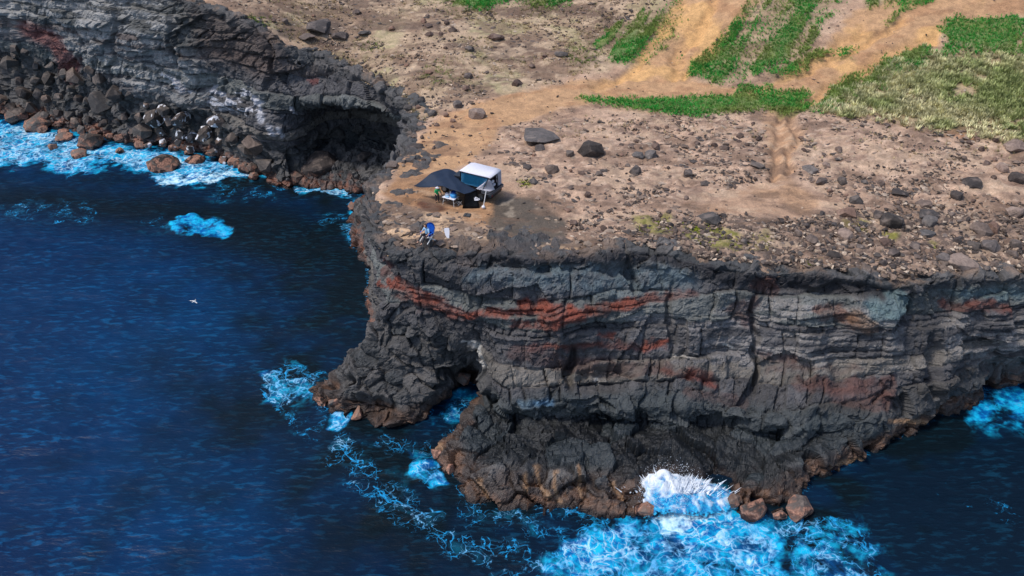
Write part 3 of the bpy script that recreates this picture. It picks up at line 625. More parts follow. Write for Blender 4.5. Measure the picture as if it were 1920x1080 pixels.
for pts in ([(560,62),(600,35),(640,42),(665,70),(630,92),(590,80)], [(600,75),(640,62),(650,90),(610,98)], [(560,95),(620,98),(640,108),(570,105)], [(500,60),(540,52),(550,70),(510,72)]): gp(greg(pts, 6), (92, 80, 75), .85)
gp(mQ, (188, 162, 146), .6); gp(mQ * sstep(.05, .3, fbm(GX, 1.8 * GY, 0 * GX, .8, 4, 112)), (134, 112, 102), .75); gp(mQ * sstep(.3, .5, fbm(GX, 1.5 * GY, 0 * GX, 1.6, 3, 116)), (206, 184, 170), .6); gp(mQ * sstep(.1, .5, N2 + .4 * N3), (142, 120, 108), .6)
gp(mR, (120, 104, 96), .85); gp(mR * (CID > .55), (84, 74, 72), .7); gp(mR * (KID > .7), (172, 148, 134), .7)
gp(mS, (186, 150, 116), .9); gp(mS * sstep(0, .5, N3), (166, 126, 96), .55); gp(mS * sstep(.1, .5, -N1) * (GV < 150), (214, 172, 118), .7)
gp(mP * np.where(GV < 335, 1.0, .25 + .75 * sstep(-.1, .45, N1 + .5 * N3)), (180, 146, 118), .8); gp(mP * sstep(.1, .5, N2), (150, 120, 98), .5)
gp(mC, (164, 128, 98), .95); gp(mC * sstep(0, .5, N1), (150, 112, 82), .5)
gp(greg([(755,290),(860,225),(900,250),(860,300),(800,320)], 10) * sstep(-.1, .3, N3), (120, 96, 80), .6)
gp(greg([(700,372),(800,398),(900,430),(1000,445),(1180,455),(1330,490),(1330,520),(900,500),(700,480)], 10), (96, 84, 76), .8)
gp(greg([(700,372),(800,398),(900,430),(1000,445),(1180,455),(1330,490),(1330,520),(900,500),(700,480)], 10) * sstep(.15, .3, N3 + .3 * N2), (196, 168, 142), .9)
gp(mW, (80, 76, 72), .92); gp(mW * sstep(.45, .6, N2), (150, 140, 130), .7)
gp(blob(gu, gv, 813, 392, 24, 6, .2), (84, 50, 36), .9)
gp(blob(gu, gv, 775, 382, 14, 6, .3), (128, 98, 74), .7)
for pts, a in MOSS: gp(greg(pts, 6), (128, 132, 44), a * .8)
gp(greg([(1770,235),(1830,245),(1830,265),(1780,255)], 6), (176, 128, 96), .8)
gp(mB, (138, 130, 96), .8); gp(mB * sstep(0, .4, N2), (100, 104, 68), .7)
gp(mG, (76, 128, 56), .7); gp(mG * sstep(.1, .5, N1), (120, 128, 70), .6)
# worn gullies in the slope
gul = np.zeros_like(GU)
for pts, w in [([(1270,0),(1230,60),(1190,120),(1130,160)], 12), ([(1340,0),(1290,70),(1260,140)], 10), ([(1430,10),(1330,90),(1280,140)], 8), ([(1610,60),(1520,120),(1420,160)], 9), ([(1740,70),(1640,120),(1540,170),(1490,210)], 10), ([(1700,40),(1600,90),(1500,140)], 7), ([(1470,210),(1460,270),(1450,330)], 8), ([(1495,205),(1490,260),(1480,320)], 6)]:
    gul = np.maximum(gul, stroke(gu, gv, pts, w, w * .8))
gp(gul * mS, (204, 162, 112), .5)
MOT = fbm(.6 * GX, 1.3 * GY, 0 * GX, .5, 5, 160, .62)
gp((1 - np.maximum(mS * .7, mG)) * sstep(.12, .4, MOT), (112, 92, 80), .62); gp((1 - np.maximum(np.maximum(mS, mG), mW)) * sstep(.2, .45, -MOT), (198, 176, 156), .4)
gcol = gcol * np.array((.95, .88, .77))
rub = np.clip(mQ * .8 + mR + mD * .5, 0, 1) * (1 - np.maximum(mS, mP))
gz = LZ + relief(GX, GY) + rub * (0.20 * (CID - .5) * (1.1 - F1) + 0.14 * (KID - .5) + 0.14 * N2 + .30 * (.5 - np.abs(fbm(GX, 1.3 * GY, 0 * GX, .55, 4, 164, .6)))) - 0.45 * gul + mG * 0.25 + 0.10 * mB * N2 + 0.10 * mS * N3
gz = gz + sstep(GY * 0 + 140, 300, GY) * 6 * fbm(GX, GY, 0 * GX, 0.03, 3, 130)
gz = gz - 0.75 * (1 - sstep(0.3, 1.9, GE + .5 * N1))
GQ = grid_quads(*GX.shape); ef = GE.ravel(); keep = (ef[GQ] > 0.3).all(1)
GQ = GQ[keep][:, ::-1] if np.cross(np.array((1, 0, 0)), np.array((0, 1, 0)))[2] < 0 else GQ[keep]
gid, ginv = np.unique(GQ, return_inverse=True)
GP = np.stack([GX, GY, gz], -1).reshape(-1, 3)
tag(link('ground', np_mesh('ground', GP[gid], quads=ginv.reshape(-1, 4), smooth=True, color=gcol.reshape(-1, 3)[gid]), M_GROUND), 'dusty tan clifftop land with dirt tracks, pale rubble and green slopes', 'ground', None, 'structure')

# ------------------------------------------------------------------ the sea
wx = np.concatenate([[-5000, -1500, -500, -250, -150, -110], np.arange(-95, 66, 0.27), [80, 120, 250, 600, 2000, 5000]])
wy = np.concatenate([[-4000, -1000, -300, -80, 0, 20, 32], np.arange(40, 140, 0.25), [150, 200, 400, 1500, 5000]])
SX, SY = np.meshgrid(wx, wy); su, sv = proj(SX, np.maximum(SY, 25), 0 * SX)
A1 = fbm(SX, SY, 0 * SX, 0.3, 3, 140); A2 = fbm(SX, SY, 0 * SX, 1.1, 3, 144); su2 = su + 12 * A1 + 8 * A2; sv2 = sv + 7 * A1 + 5 * A2
foam = np.zeros_like(SX); aer = np.zeros_like(SX)
def fo(m, f, a):
    global foam, aer
    foam = np.maximum(foam, m * f); aer = np.maximum(aer, m * a)
for pts, s_, f, a in [
  ([(1010,1100),(1040,1010),(1090,965),(1200,975),(1250,915),(1340,915),(1430,975),(1470,1005),(1460,1050),(1490,1100)], 30, .62, 1.0), ([(1215,960),(1250,900),(1330,915),(1360,960),(1290,1000),(1220,1000)], 20, 1.0, 1.0),
  ([(1480,990),(1560,968),(1620,985),(1660,1030),(1670,1100),(1480,1100)], 26, .50, .55), ([(1800,795),(1840,735),(1930,712),(2100,712),(2100,800),(1900,800)], 24, .36, .8), ([(860,1010),(1000,965),(1050,960),(1040,1060),(900,1060)], 24, .36, .15),
  ([(-40,215),(60,232),(170,262),(260,272),(330,285),(430,300),(515,300),(520,330),(420,335),(330,345),(270,322),(200,308),(120,330),(60,300),(-40,325)], 16, .74, 1.0), ([(270,322),(330,325),(470,312),(480,330),(400,345),(290,343)], 8, .95, 1.0), ([(-20,225),(80,240),(160,262),(110,270),(20,250)], 8, .85, 1.0),
  ([(488,700),(540,682),(610,695),(595,742),(525,775),(488,745)], 14, .56, .50), ([(610,770),(650,752),(672,760),(655,800),(612,812)], 8, .64, 1.0), ([(540,770),(610,760),(600,830),(545,815)], 14, .34, .12),
  ([(830,745),(880,722),(918,715),(922,745),(870,785),(800,790)], 10, .48, .45), ([(780,870),(830,868),(836,905),(800,912),(778,895)], 8, .58, 1.0), ([(765,845),(800,830),(815,870),(785,880)], 10, .5, .3),
  ([(325,420),(360,405),(420,415),(428,438),(395,446),(335,440)], 6, .42, 1.2), ([(250,410),(330,405),(330,440),(260,430)], 14, .36, .1), ([(0,365),(180,375),(180,425),(0,420)], 20, .33, .05),
  ([(640,375),(675,370),(680,395),(650,398)], 8, .5, .8), ([(630,420),(690,410),(692,470),(660,460)], 10, .46, .2), ([(545,352),(650,350),(655,366),(560,366)], 5, .75, .8), ([(380,345),(500,345),(510,375),(390,375)], 14, .34, .1), ([(600,405),(650,395),(650,430),(600,430)], 12, .38, .1)]:
    fo(region(su2, sv2, pts, s_), f, a)
fo(stroke(su2, sv2, [(640,840),(680,890),(740,940),(830,1000),(930,1045),(1030,1050)], 40, 26), .42, .08)
fo(stroke(su2, sv2, [(720,830),(790,850),(880,910),(880,960),(960,975),(1090,975)], 26, 18), .36, .06)
fo(stroke(su2, sv2, [(1530,985),(1500,985),(1400,990),(1230,985)], 16, 10), .6, .6)
fo(stroke(su2, sv2, [(1760,910),(1860,950),(1930,980)], 20, 16), .28, .0)
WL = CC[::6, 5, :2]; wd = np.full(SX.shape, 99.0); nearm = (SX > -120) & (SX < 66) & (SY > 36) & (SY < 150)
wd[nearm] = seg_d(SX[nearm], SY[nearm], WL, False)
foam = np.maximum(foam, .40 * (1 - sstep(.1, .8, wd + .5 * A1))); shore_shade = np.clip(1 - wd / 22 + .35 * A1, 0, 1) ** 1.0  # water by the cliffs darkened in colour for depth, rock reflection and shade
shore_shade = np.maximum(shore_shade, np.clip(region(su2, sv2, [(-50,330),(300,350),(520,360),(690,430),(720,600),(640,560),(520,520),(300,440),(-50,395)], 50), 0, 1) * .95)
shore_shade = np.maximum(shore_shade, .85 * region(su2, sv2, [(1500,920),(1650,830),(1920,780),(2200,760),(2200,1100),(1680,1100),(1560,960)], 40))
shore_shade = np.maximum(shore_shade, .85 * region(su2, sv2, [(700,800),(880,760),(860,960),(1040,980),(1000,1100),(850,1100),(700,960)], 50))
ca, sa = math.cos(math.radians(-14)), math.sin(math.radians(-14)); rx, ry = SX * ca - SY * sa, SX * sa + SY * ca
calm = sstep(200, 90, np.abs(SX)) * sstep(-20, 30, SY) * sstep(300, 140, SY)
wz_ = (0.11 * vn(rx * .16, ry * .42, 0 * rx, 150) + 0.06 * (1 - np.abs(vn(rx * .38, ry * .95, 0 * rx, 151)) * 2) + 0.035 * vn(rx * .9, ry * 2.1, 0 * rx, 152) + .0 * A2)  * calm * (.45 + .55 * (1 - .6 * shore_shade)) + calm * aer * (.26 * A1 + .14 * A2)
tag(link('sea', np_mesh('sea', np.stack([SX, SY, wz_ - 0.02], -1).reshape(-1, 3), quads=grid_quads(*SX.shape), smooth=True, attrs={'foam': foam, 'aer': aer, 'shore_shade': shore_shade, 'crest': vn(rx * .16, ry * .42, 0 * rx, 150) + .5 * vn(rx * .03, ry * .05, 0 * rx, 153)}), M_WATER), 'deep blue rippled sea with turquoise foam along the rocks', 'sea', None, 'structure')
# ------------------------------------------------------------------ loose rock
def rock_mesh(name, seed, n=22, sharp=0.18, flat=1.0, sub=0):
    """an angular broken stone: hull of scattered points, unit width, resting around z = 0"""
    r = random.Random(seed); bm = bmesh.new()
    for i in range(n):
        v = Vector((r.gauss(0, 1), r.gauss(0, 1), r.gauss(0, 1))).normalized(); v *= 1 - sharp * r.random()
        c = 0.72; v = Vector([math.copysign(min(abs(q), c + 0.15 * r.random()), q) for q in v])
        bm.verts.new((v.x * 0.5, v.y * 0.42, v.z * 0.38 * flat))
    g = bmesh.ops.convex_hull(bm, input=bm.verts); bmesh.ops.delete(bm, geom=[e for e in g['geom_interior'] if isinstance(e, bmesh.types.BMVert)], context='VERTS')
    if sub:
        bmesh.ops.bevel(bm, geom=list(bm.edges), offset=0.03, segments=1, affect='EDGES', clamp_overlap=True)
        bmesh.ops.triangulate(bm, faces=bm.faces)
        bmesh.ops.subdivide_edges(bm, edges=[e for e in bm.edges if e.calc_length() > 0.12], cuts=1, use_grid_fill=False)
        for v in bm.verts:
            d = float(fbm(np.array([v.co.x]), np.array([v.co.y]), np.array([v.co.z]), 4.0, 2, seed)[0]); v.co += v.co.normalized() * 0.03 * d
    me = bpy.data.meshes.new(name); bm.to_mesh(me); bm.free()
    return me
ROCKS = [rock_mesh('boulder', 100 + i, 20 + i % 9, 0.10 + 0.02 * (i % 7), 0.8 + 0.1 * (i % 4)) for i in range(22)]
BIGROCKS = [rock_mesh('large_boulder', 300 + i, 26, 0.12, 0.9, 1) for i in range(10)]
TALUS = [rock_mesh('block_boulder', 900 + i, 16 + i % 5, 0.08, 1.1) for i in range(14)]
SLABS = [rock_mesh('flat_slab', 500 + i, 20, 0.12, 0.45, 1) for i in range(5)]
MESHMAT = {}
def place_rock(me, mat, loc, size, label, cat='boulder', group=None, name='boulder', tilt=0.35, sink=0.12, stretch=0.25, rz=None):
    key = (me.name, mat.name)
    if key not in MESHMAT:
        c = me.copy(); c.materials.append(mat); MESHMAT[key] = c
    o = bpy.data.objects.new(name, MESHMAT[key]); COL.objects.link(o)
    o.scale = (size * random.uniform(1 - stretch, 1 + stretch), size * random.uniform(1 - stretch, 1 + stretch), size * random.uniform(0.85, 1.15))
    o.rotation_euler = (random.uniform(-tilt, tilt), random.uniform(-tilt, tilt), random.uniform(0, 6.28) if rz is None else rz)
    o.location = (loc[0], loc[1], loc[2] + size * (0.22 - sink))
    o.color = (.6, .6, .62, 1) if 'rounded black' in label or 'wide black' in label else (1.9, 1.85, 1.8, 1) if 'pale' in label and 'pale ground' not in label and 'pale stones' not in label and 'pale broken edge' not in label and 'pale-rimmed' not in label and 'pale rim' not in label and 'broad pale slab' not in label or 'broad pale grey slab' in label else (1.6, 1.6, 1.6, 1) if 'grey' in label else (1.45, 1.15, 1.0, 1) if 'brown' in label or 'red' in label else (1, 1, 1, 1)
    return tag(o, label, cat, group)
def msize(u, v, w, z=None):
    p = G(u, v) if z is None else Vector(P(u, v, z))
    return p, w * (p - Vector((0, 0, CAMZ))).length / FPX

NOTABLE = [  # u, v of the centre, width in photo pixels, mesh set, label
 (1008,258,92,'s','broad smooth grey rock hump beyond the camper with white speck at its end'), (1108,288,64,'b','biggest round dark boulder in the middle rubble field'), (895,219,42,'b','angular grey boulder alone on the sandy track'),
 (1035,321,34,'b','dark boulder nearest behind the yellow moss patch'), (1000,343,22,'r','small black boulder touching the yellow moss patch'), (988,316,22,'r','dark round stone left of the dark boulder near the yellow moss'),
 (1012,281,26,'b','upright brown-black boulder below the broad grey hump'), (1068,291,24,'r','tilted dark stone just left of the biggest round boulder'), (1228,277,24,'r','black stone above the brown boulder in the middle rubble field'),
 (1220,294,32,'b','brown-grey boulder with black stone against its left side'), (1196,294,28,'r','black stone against the brown-grey middle boulder'), (1190,323,32,'b','pair-like dark boulder low in the middle rubble field'), (1178,313,16,'r','small dark round stone above the low dark boulder'),
 (1290,329,26,'r','single dark stone right of the low dark boulder'), (1122,328,18,'r','small dark stone alone on pale ground below the biggest round boulder'), (1320,346,30,'s','flat grey slab lying on pale ground near the sandy patch'), (1419,312,34,'s','flat rectangular dark slab beside the footpath'),
 (1330,411,56,'s','long dark slab with pale broken edge above the moss'), (1672,419,58,'b','largest dark boulder in the right rubble near green moss'), (1645,407,30,'b','dark leaning boulder against the largest right boulder'), (1583,443,34,'b','pale grey upright boulder in the right rubble'),
 (1742,421,36,'b','rounded dark grey boulder right of the largest right boulder'), (1737,441,38,'s','low dark slab boulder under the rounded grey one'), (1800,497,74,'s','broad pale grey slab on the cliff edge at right'), (1768,487,30,'b','grey boulder joined to the broad pale slab'),
 (1856,466,38,'b','brown-grey rounded boulder above the broad pale slab'), (1590,402,54,'s','wide dark layered slab above the largest right boulder'), (1738,405,46,'s','long thin dark slab pointing right in the rubble'), (1604,380,34,'r','dark block among pale stones left of the sandy gap'),
 (1793,371,32,'b','dark boulder with pale rim on sandy ground'), (1732,384,34,'s','dark ridged slab beside the pale-rimmed boulder'), (1686,364,40,'s','dark flat slab over pale ground in the right field'), (1822,346,48,'s','large dark tilted slab at the upper right field'),
 (1521,320,46,'s','pale broken slab beside the footpath'), (1549,313,22,'r','dark stone right of the pale broken slab'), (1578,343,24,'r','dark blocky stone below the pale broken slab'), (1540,345,26,'r','dark stone at the foot of the pale broken slab'), (1620,344,20,'r','squat dark stone in the upper right field'),
 (1905,277,54,'s','long flat grey slab at the right border below scrub'), (1878,318,30,'b','grey boulder below the long flat border slab'), (1905,338,34,'b','dark boulder at the right border of the field'), (1902,402,34,'b','pale grey boulder at the right border on sand'), (1838,436,40,'b','dark boulder cluster head in the right rubble'), (1862,430,34,'r','dark brown boulder leaning on the dark cluster head'),
 (1523,452,30,'b','dark boulder below the sandy gap at the rubble edge'), (1560,482,28,'r','dark boulder near the cliff edge beside small moss'), (1660,458,30,'b','squared dark boulder in the middle of the right rubble'), (1715,465,28,'r','grey boulder below the squared dark boulder'),
 (930,73,32,'b','round reddish rock hump in the upper dry scrub'), (880,94,22,'r','small dark stone in the upper dry scrub'), (1052,104,26,'b','dark stone hump near the upper grass'), (970,160,28,'b','brown stone on the upper edge of the track'), (878,146,22,'r','grey stone above the track beside green tufts'), (874,168,22,'r','brown stone at the track edge below green tufts'),
 (640,70,46,'s','dark lava slab on the dry upper land'), (600,52,60,'s','broad dark lava outcrop on the dry upper land'), (575,70,40,'s','low dark ledge on the dry upper land'), (684,64,24,'b','dark stone beside the broad lava outcrop'),
 (790,190,24,'r','dark stone above the cave lip by the track'), (765,205,22,'r','dark stone on the rim above the sea cave'), (810,215,26,'r','flat dark stone on the sand above the cave'), (770,300,24,'s','flat dark stone on the sand between cave and camp'), (735,310,36,'s','dark slab on the rim right of the sea cave'), (780,275,30,'s','low dark ledge stone on the sand before the camp'), (858,200,24,'r','brown stone on sand above the angular grey boulder'),
]
for u, v, w, k_, lab in NOTABLE:
    p, s_ = msize(u, v, w); me = random.choice({'s': SLABS, 'b': BIGROCKS, 'r': ROCKS}[k_])
    o = place_rock(me, M_BOULDER, p, s_, lab, 'boulder', 'loose boulders on the clifftop', 'boulder', 0.1 if k_ == 's' else 0.2, 0.17 if k_ == 's' else .12, 0.12)
    if 'outcrop' in lab or 'hump' in lab or 'ledge' in lab: o.scale[2] *= .6; o.scale[1] *= 1.4
taken = [(u, v, w * .6) for u, v, w, _, _ in NOTABLE] + [(870, 345, 90), (800, 450, 40), (840, 440, 16)]
def clear_of(u, v, r): return all(((u - a) ** 2 + (1.8 * (v - b)) ** 2) > (r + c) ** 2 for a, b, c in taken)
pt = lambda u, v, poly: bool(inside(np.array([u], float), np.array([v], float), poly)[0])
AREAS = [
 (ROUGHS, 62, (9, 20), 'small dark stone scattered on pale ground between camper and footpath', 'stones in the middle rubble field'),
 (ROUGHR, 46, (9, 20), 'small dark stone scattered right of the footpath below the scrub', 'stones in the upper right field'),
 ([(1190,415),(1480,415),(1480,500),(1330,495)], 26, (9, 18), 'small dark stone among moss above the cliff edge', 'stones among the moss'),
 ([(1480,400),(1920,400),(1920,515),(1700,525),(1480,505)], 62, (11, 26), 'dark stone in the crowded rubble along the right cliff edge', 'stones of the right cliff-edge rubble'),
 ([(420,15),(1100,20),(1120,110),(900,150),(760,180),(640,105)], 30, (8, 20), 'brown stone scattered on the dry upper land', 'stones on the dry upper land'),
 ([(760,190),(840,180),(860,230),(800,330),(750,300)], 16, (8, 16), 'small brown stone on the sand between cave and camp', 'stones on the sand by the cave'),
]
for poly, n, (lo, hi), lab, grp in AREAS:
    us, vs_ = [q[0] for q in poly], [q[1] for q in poly]; k_ = 0; tries = 0
    while k_ < n and tries < 4000:
        tries += 1; u, v = random.uniform(min(us), max(us)), random.uniform(min(vs_), max(vs_)); w = lo + (hi - lo) * random.random() ** 2
        if not pt(u, v, poly) or not clear_of(u, v, w * .4): continue
        p, s_ = msize(u, v, w)
        if float(edist(np.array([p.x]), np.array([p.y]))[0]) < 1.0: continue
        place_rock(random.choice(ROCKS), M_BOULDER, p, s_, lab, 'stone', grp, 'stone', 0.4, 0.10); taken.append((u, v, w * .5)); k_ += 1

# ---- boulders heaped at the foot of the cove cliff and standing in the wash
def cove(t, q):
    c = cr(CTRL, np.array([t]))[0]; i = min(int(q), 4); return c[i] * (1 - (q - i)) + c[i + 1] * (q - i)
M_GUANO = mat_boulder('droppings_boulder', True)
_k = M_GUANO.node_tree; _l = [l for l in _k.links if l.to_socket.name == 'Base Color'][0]; _src = _l.from_socket
_nz = _k.nodes.new('ShaderNodeTexNoise'); _nz.inputs['Scale'].default_value = 1.3; _g = _k.nodes.new('ShaderNodeNewGeometry'); _k.links.new(_g.outputs['Position'], _nz.inputs['Vector'])
_mr = _k.nodes.new('ShaderNodeMapRange'); _k.links.new(_nz.outputs['Fac'], _mr.inputs[0]); _mr.inputs[1].default_value = .56; _mr.inputs[2].default_value = .6
_mx = _k.nodes.new('ShaderNodeMix'); _mx.data_type = 'RGBA'; _k.links.new(_mr.outputs[0], _mx.inputs[0]); _k.links.new(_src, _mx.inputs[6]); _mx.inputs[7].default_value = (.66, .66, .7, 1)
_k.links.new(_mx.outputs[2], [n for n in _k.nodes if n.type == 'BSDF_PRINCIPLED'][0].inputs['Base Color'])
used = []
for i in range(2600):
    if len(used) >= 84: break
    t = random.uniform(36.9, 42.7); q = random.uniform(2.35, 5.0); c = cove(t, q)
    if q < 3 and t < 40: continue
    s_ = (1.5 + 2.7 * random.random() ** 1.5) * (1.1 if q < 4 else 1.0)
    out = Vector((0.25, -1, 0)); c = Vector(c) + out * (0.3 + 0.9 * random.random() * (q - 2))
    if any((c - a).length < 0.42 * (s_ + b) for a, b in used): continue
    used.append((c, s_)); up = q < 4.1
    u_, v_ = proj(c.x, c.y, c.z); gu_ = 270 < u_ < 420 and v_ > 195
    lab = 'dark angular boulder high in the heap below the cove cliff' if up else ('tan-footed boulder at the waterline with white bird droppings' if gu_ else 'tan-footed boulder at the waterline of the cove')
    place_rock(random.choice(TALUS), M_GUANO if gu_ else M_SHOREROCK, c, s_, lab, 'boulder', 'upper boulders of the cove heap' if up else ('dropping-stained shore boulders' if gu_ else 'waterline boulders of the cove'), 'boulder', 0.7, 0.2, 0.22)
SHORE = [  # u, v, height of the spot, width px, label, mesh
 (600,312,1.6,84,'huge rounded black boulder under the sea cave','b'), (682,298,2.0,46,'rounded black boulder with pink foot right of the huge cave boulder','b'), (640,318,1.0,36,'reddish boulder wedged between the two cave boulders','r'), (555,335,0.5,36,'red-brown boulder at the left foot of the cave mouth','r'),
 (655,335,0.4,34,'red-brown boulder awash right of the cave mouth','r'), (672,402,0.2,34,'pink-footed low rock below the headland','r'), (662,388,0.2,26,'red-brown wet rock beside the headland foot','r'),
 (172,268,0.3,52,'big tan boulder standing in the cove foam','b'), (150,292,0.0,42,'dark wet rock awash in front of the tan boulder','b'), (100,277,0.0,24,'small dark rock alone in the foam','r'), (225,285,0.1,18,'small tan rock in the wash between larger boulders','r'),
 (305,312,0.0,66,'wide black rock with water streaming off it','b'), (365,300,0.0,44,'dark wet rock behind the wide black rock','s'), (446,305,0.1,40,'brown wet rock near the buttress foot','b'), (400,288,0.1,34,'low dark rock at the rear of the foam','s'), (410,262,0.8,44,'grey-green boulder over pink rock near the buttress','b'), (470,285,0.4,44,'orange-brown boulder ledge by the buttress foot','b'), (440,268,0.6,40,'pink ledge rock below the white-stained wall','b'), (120,258,.2,40,'tan ledge rock at the cove waterline','s'), (70,232,.4,70,'long tan ledge rock at the far left waterline','s'), (30,218,.6,50,'tan rock at the left border of the cove','b'),
 (1498,952,0.3,66,'tan rounded boulder at the tip of the front shelf','b'), (1412,955,0.3,66,'tan boulder left of the shelf tip','b'), (1462,968,0.1,30,'small tan rock between the two shelf-tip boulders','r'), (1378,940,0.5,34,'brown boulder beside the surging wave','r'), (634,750,0.5,44,'tan boulder at the seaward foot of the outcrop','b'), (600,755,0.1,30,'small tan rock lowest at the outcrop foot','r'), (668,776,0.3,34,'brown rock between outcrop and turquoise pool','r'), (866,708,0.8,44,'tan rock inside the narrow inlet','b'), (1210,955,0.4,44,'brown boulder left of the surging wave','b'), (820,850,0.5,34,'tan rock at the left corner of the front shelf','b'), (1560,872,.2,26,'tan rock in the right shelf notch','r'), (1610,848,.2,26,'dark rock below the right cliff foot','r'), (845,880,.2,30,'dark red rock at the shelf side above the turquoise patch','r'),
]
for u, v, z, w, lab, k_ in SHORE:
    p, s_ = msize(u, v, w, z); place_rock(random.choice({'s': SLABS, 'b': BIGROCKS, 'r': TALUS}[k_]), M_SHOREROCK, p, s_, lab, 'boulder', 'rocks along the waterline', 'boulder', 0.25, 0.2, 0.12)

# ---- each stone told apart by the nearest boulder that has a look of its own
def short(lab, n=9):
    w = lab.split(' ')[:n]
    while w[-1] in ('the', 'a', 'of', 'in', 'on', 'at', 'to', 'with', 'by', 'and', 'its', 'from', 'above', 'below', 'beside', 'near', 'beyond', 'between', 'under', 'over', 'it', 'just', 'against', 'behind', 'left', 'right', 'small', 'dark', 'pale', 'white'): w.pop()
    return ' '.join(w)
RANK = ['nearest', 'second', 'third', 'fourth', 'fifth', 'sixth', 'seventh', 'eighth', 'ninth', 'tenth', 'eleventh', 'twelfth', 'thirteenth', 'fourteenth', 'fifteenth', 'sixteenth', 'seventeenth', 'eighteenth', 'nineteenth']
def tell_apart(objs, refs, words, kind_word):
    seen_ = {}; shorts = [short(r[2]) for r in refs]
    refs = [r for r, q in zip(refs, shorts) if shorts.count(q) == 1]
    for o in objs:
        u, v = proj(*[np.float64(q) for q in o.location]); i = min(range(len(refs)), key=lambda k_: (refs[k_][0] - u) ** 2 + (1.6 * (refs[k_][1] - v)) ** 2)
        du, dv = u - refs[i][0], 1.6 * (v - refs[i][1]); d = words[0 if du < 0 else 1] if abs(du) > abs(dv) else words[2 if dv < 0 else 3]
        seen_.setdefault((i, d), []).append((math.hypot(du, dv), o))
    for (i, d), lst in seen_.items():
        for k_, (_, o) in enumerate(sorted(lst, key=lambda q: q[0])):
            o['label'] = f"{kind_word} {RANK[min(k_, 18)]} {d} the {short(refs[i][2])}"
ALLR = [o for o in COL.objects if o.get('group')]
tell_apart([o for o in ALLR if o.name.startswith('stone')], [(u, v, lab) for u, v, w, k_, lab in NOTABLE], ('left of', 'right of', 'behind', 'in front of'), 'stone')
tell_apart([o for o in ALLR if 'cove' in o['group'] or 'dropping' in o['group']], [(u, v, lab) for u, v, z, w, lab, k_ in SHORE], ('left of', 'right of', 'above', 'below'), 'boulder')

# ---- the small stuff: broken stone too small to count
def scatter(n, x0, x1, y0, y1, prob):
    x = rng.uniform(x0, x1, n); y = rng.uniform(y0, y1, n); z = ground_z(x, y); u, v = proj(x, y, z)
    k_ = (rng.random(n) < prob(x, y, u, v)) & (edist(x, y) > 0.9) & ~((np.abs(u - 875) < 90) & (np.abs(v - 355) < 45))
    return x[k_], y[k_], z[k_], u[k_], v[k_]
def stones_prob(x, y, u, v):
    n = fbm(x, y, 0 * x, .18, 3, 200)
    r = region(u, v, RUBBLE, 18, VS) * .95 + np.maximum(region(u, v, ROUGHS, 16, VS), region(u, v, ROUGHR, 18, VS)) * .62 * sstep(-.5, .4, n) + region(u, v, DRY, 14, VS) * .30 * sstep(-.3, .5, n) + .03 + region(u, v, [(760,180),(900,160),(960,240),(880,320),(760,330)], 20) * .10
    return r * (1 - .9 * np.maximum(region(u, v, PATH, 8, VS), region(u, v, SANDY, 8, VS) * .9))
px_, py_, pz_, pu_, pv_ = scatter(190000, -60, 62, 60, 128, stones_prob)
px_, py_, pz_, pu_ = px_[:32000], py_[:32000], pz_[:32000], pu_[:32000]; pv_ = pv_[:32000]
def joined_stones(x, y, z, sizes, cols, name, flat=1.0):
    vs_, fs, cs, off = [], [], [], 0
    bases = [rock_mesh('base', 700 + i, 9, .2, .85) for i in range(8)]; arr = []
    for b in bases:
        b.calc_loop_triangles(); co = np.zeros(len(b.vertices) * 3); b.vertices.foreach_get('co', co); tr = np.zeros(len(b.loop_triangles) * 3, int); b.loop_triangles.foreach_get('vertices', tr); arr.append((co.reshape(-1, 3), tr.reshape(-1, 3)))
    which = rng.integers(0, 8, len(x))
    for i, (co, tr) in enumerate(arr):
        m = np.nonzero(which == i)[0]; a = rng.uniform(0, 6.28, len(m)); c_, s_ = np.cos(a), np.sin(a)
        st = rng.uniform(.75, 1.3, (len(m), 3)) * sizes[m][:, None] * np.array((1, 1, flat))
        q = co[None] * st[:, None, :]; xx = q[..., 0] * c_[:, None] - q[..., 1] * s_[:, None] + x[m][:, None]; yy = q[..., 0] * s_[:, None] + q[..., 1] * c_[:, None] + y[m][:, None]; zz = q[..., 2] + (z[m] + sizes[m] * .04)[:, None]
        vs_.append(np.stack([xx, yy, zz], -1).reshape(-1, 3)); fs.append((tr[None] + (np.arange(len(m)) * len(co))[:, None, None] + off).reshape(-1, 3)); off += len(m) * len(co); cs.append(np.repeat(cols[m], len(co), 0))
    return np_mesh(name, np.concatenate(vs_), tris=np.concatenate(fs), color=np.concatenate(cs))
sz = 0.17 + 0.46 * rng.random(len(px_)) ** 2.4; sz *= 1 + .35 * region(pu_, pv_, RUBBLE, 18, VS)
scol = lin(np.array([(88,74,66),(72,64,60),(106,90,80),(130,110,96),(172,150,130),(148,126,108),(190,170,150)], float))[rng.choice(7, len(px_), p=[.2, .2, .17, .13, .12, .1, .08])] * rng.uniform(.8, 1.2, (len(px_), 1))
tag(link('rubble', joined_stones(px_, py_, pz_, sz, scol, 'rubble'), M_ROCK), 'small broken lava stones strewn over the clifftop', 'rubble', None, 'stuff')

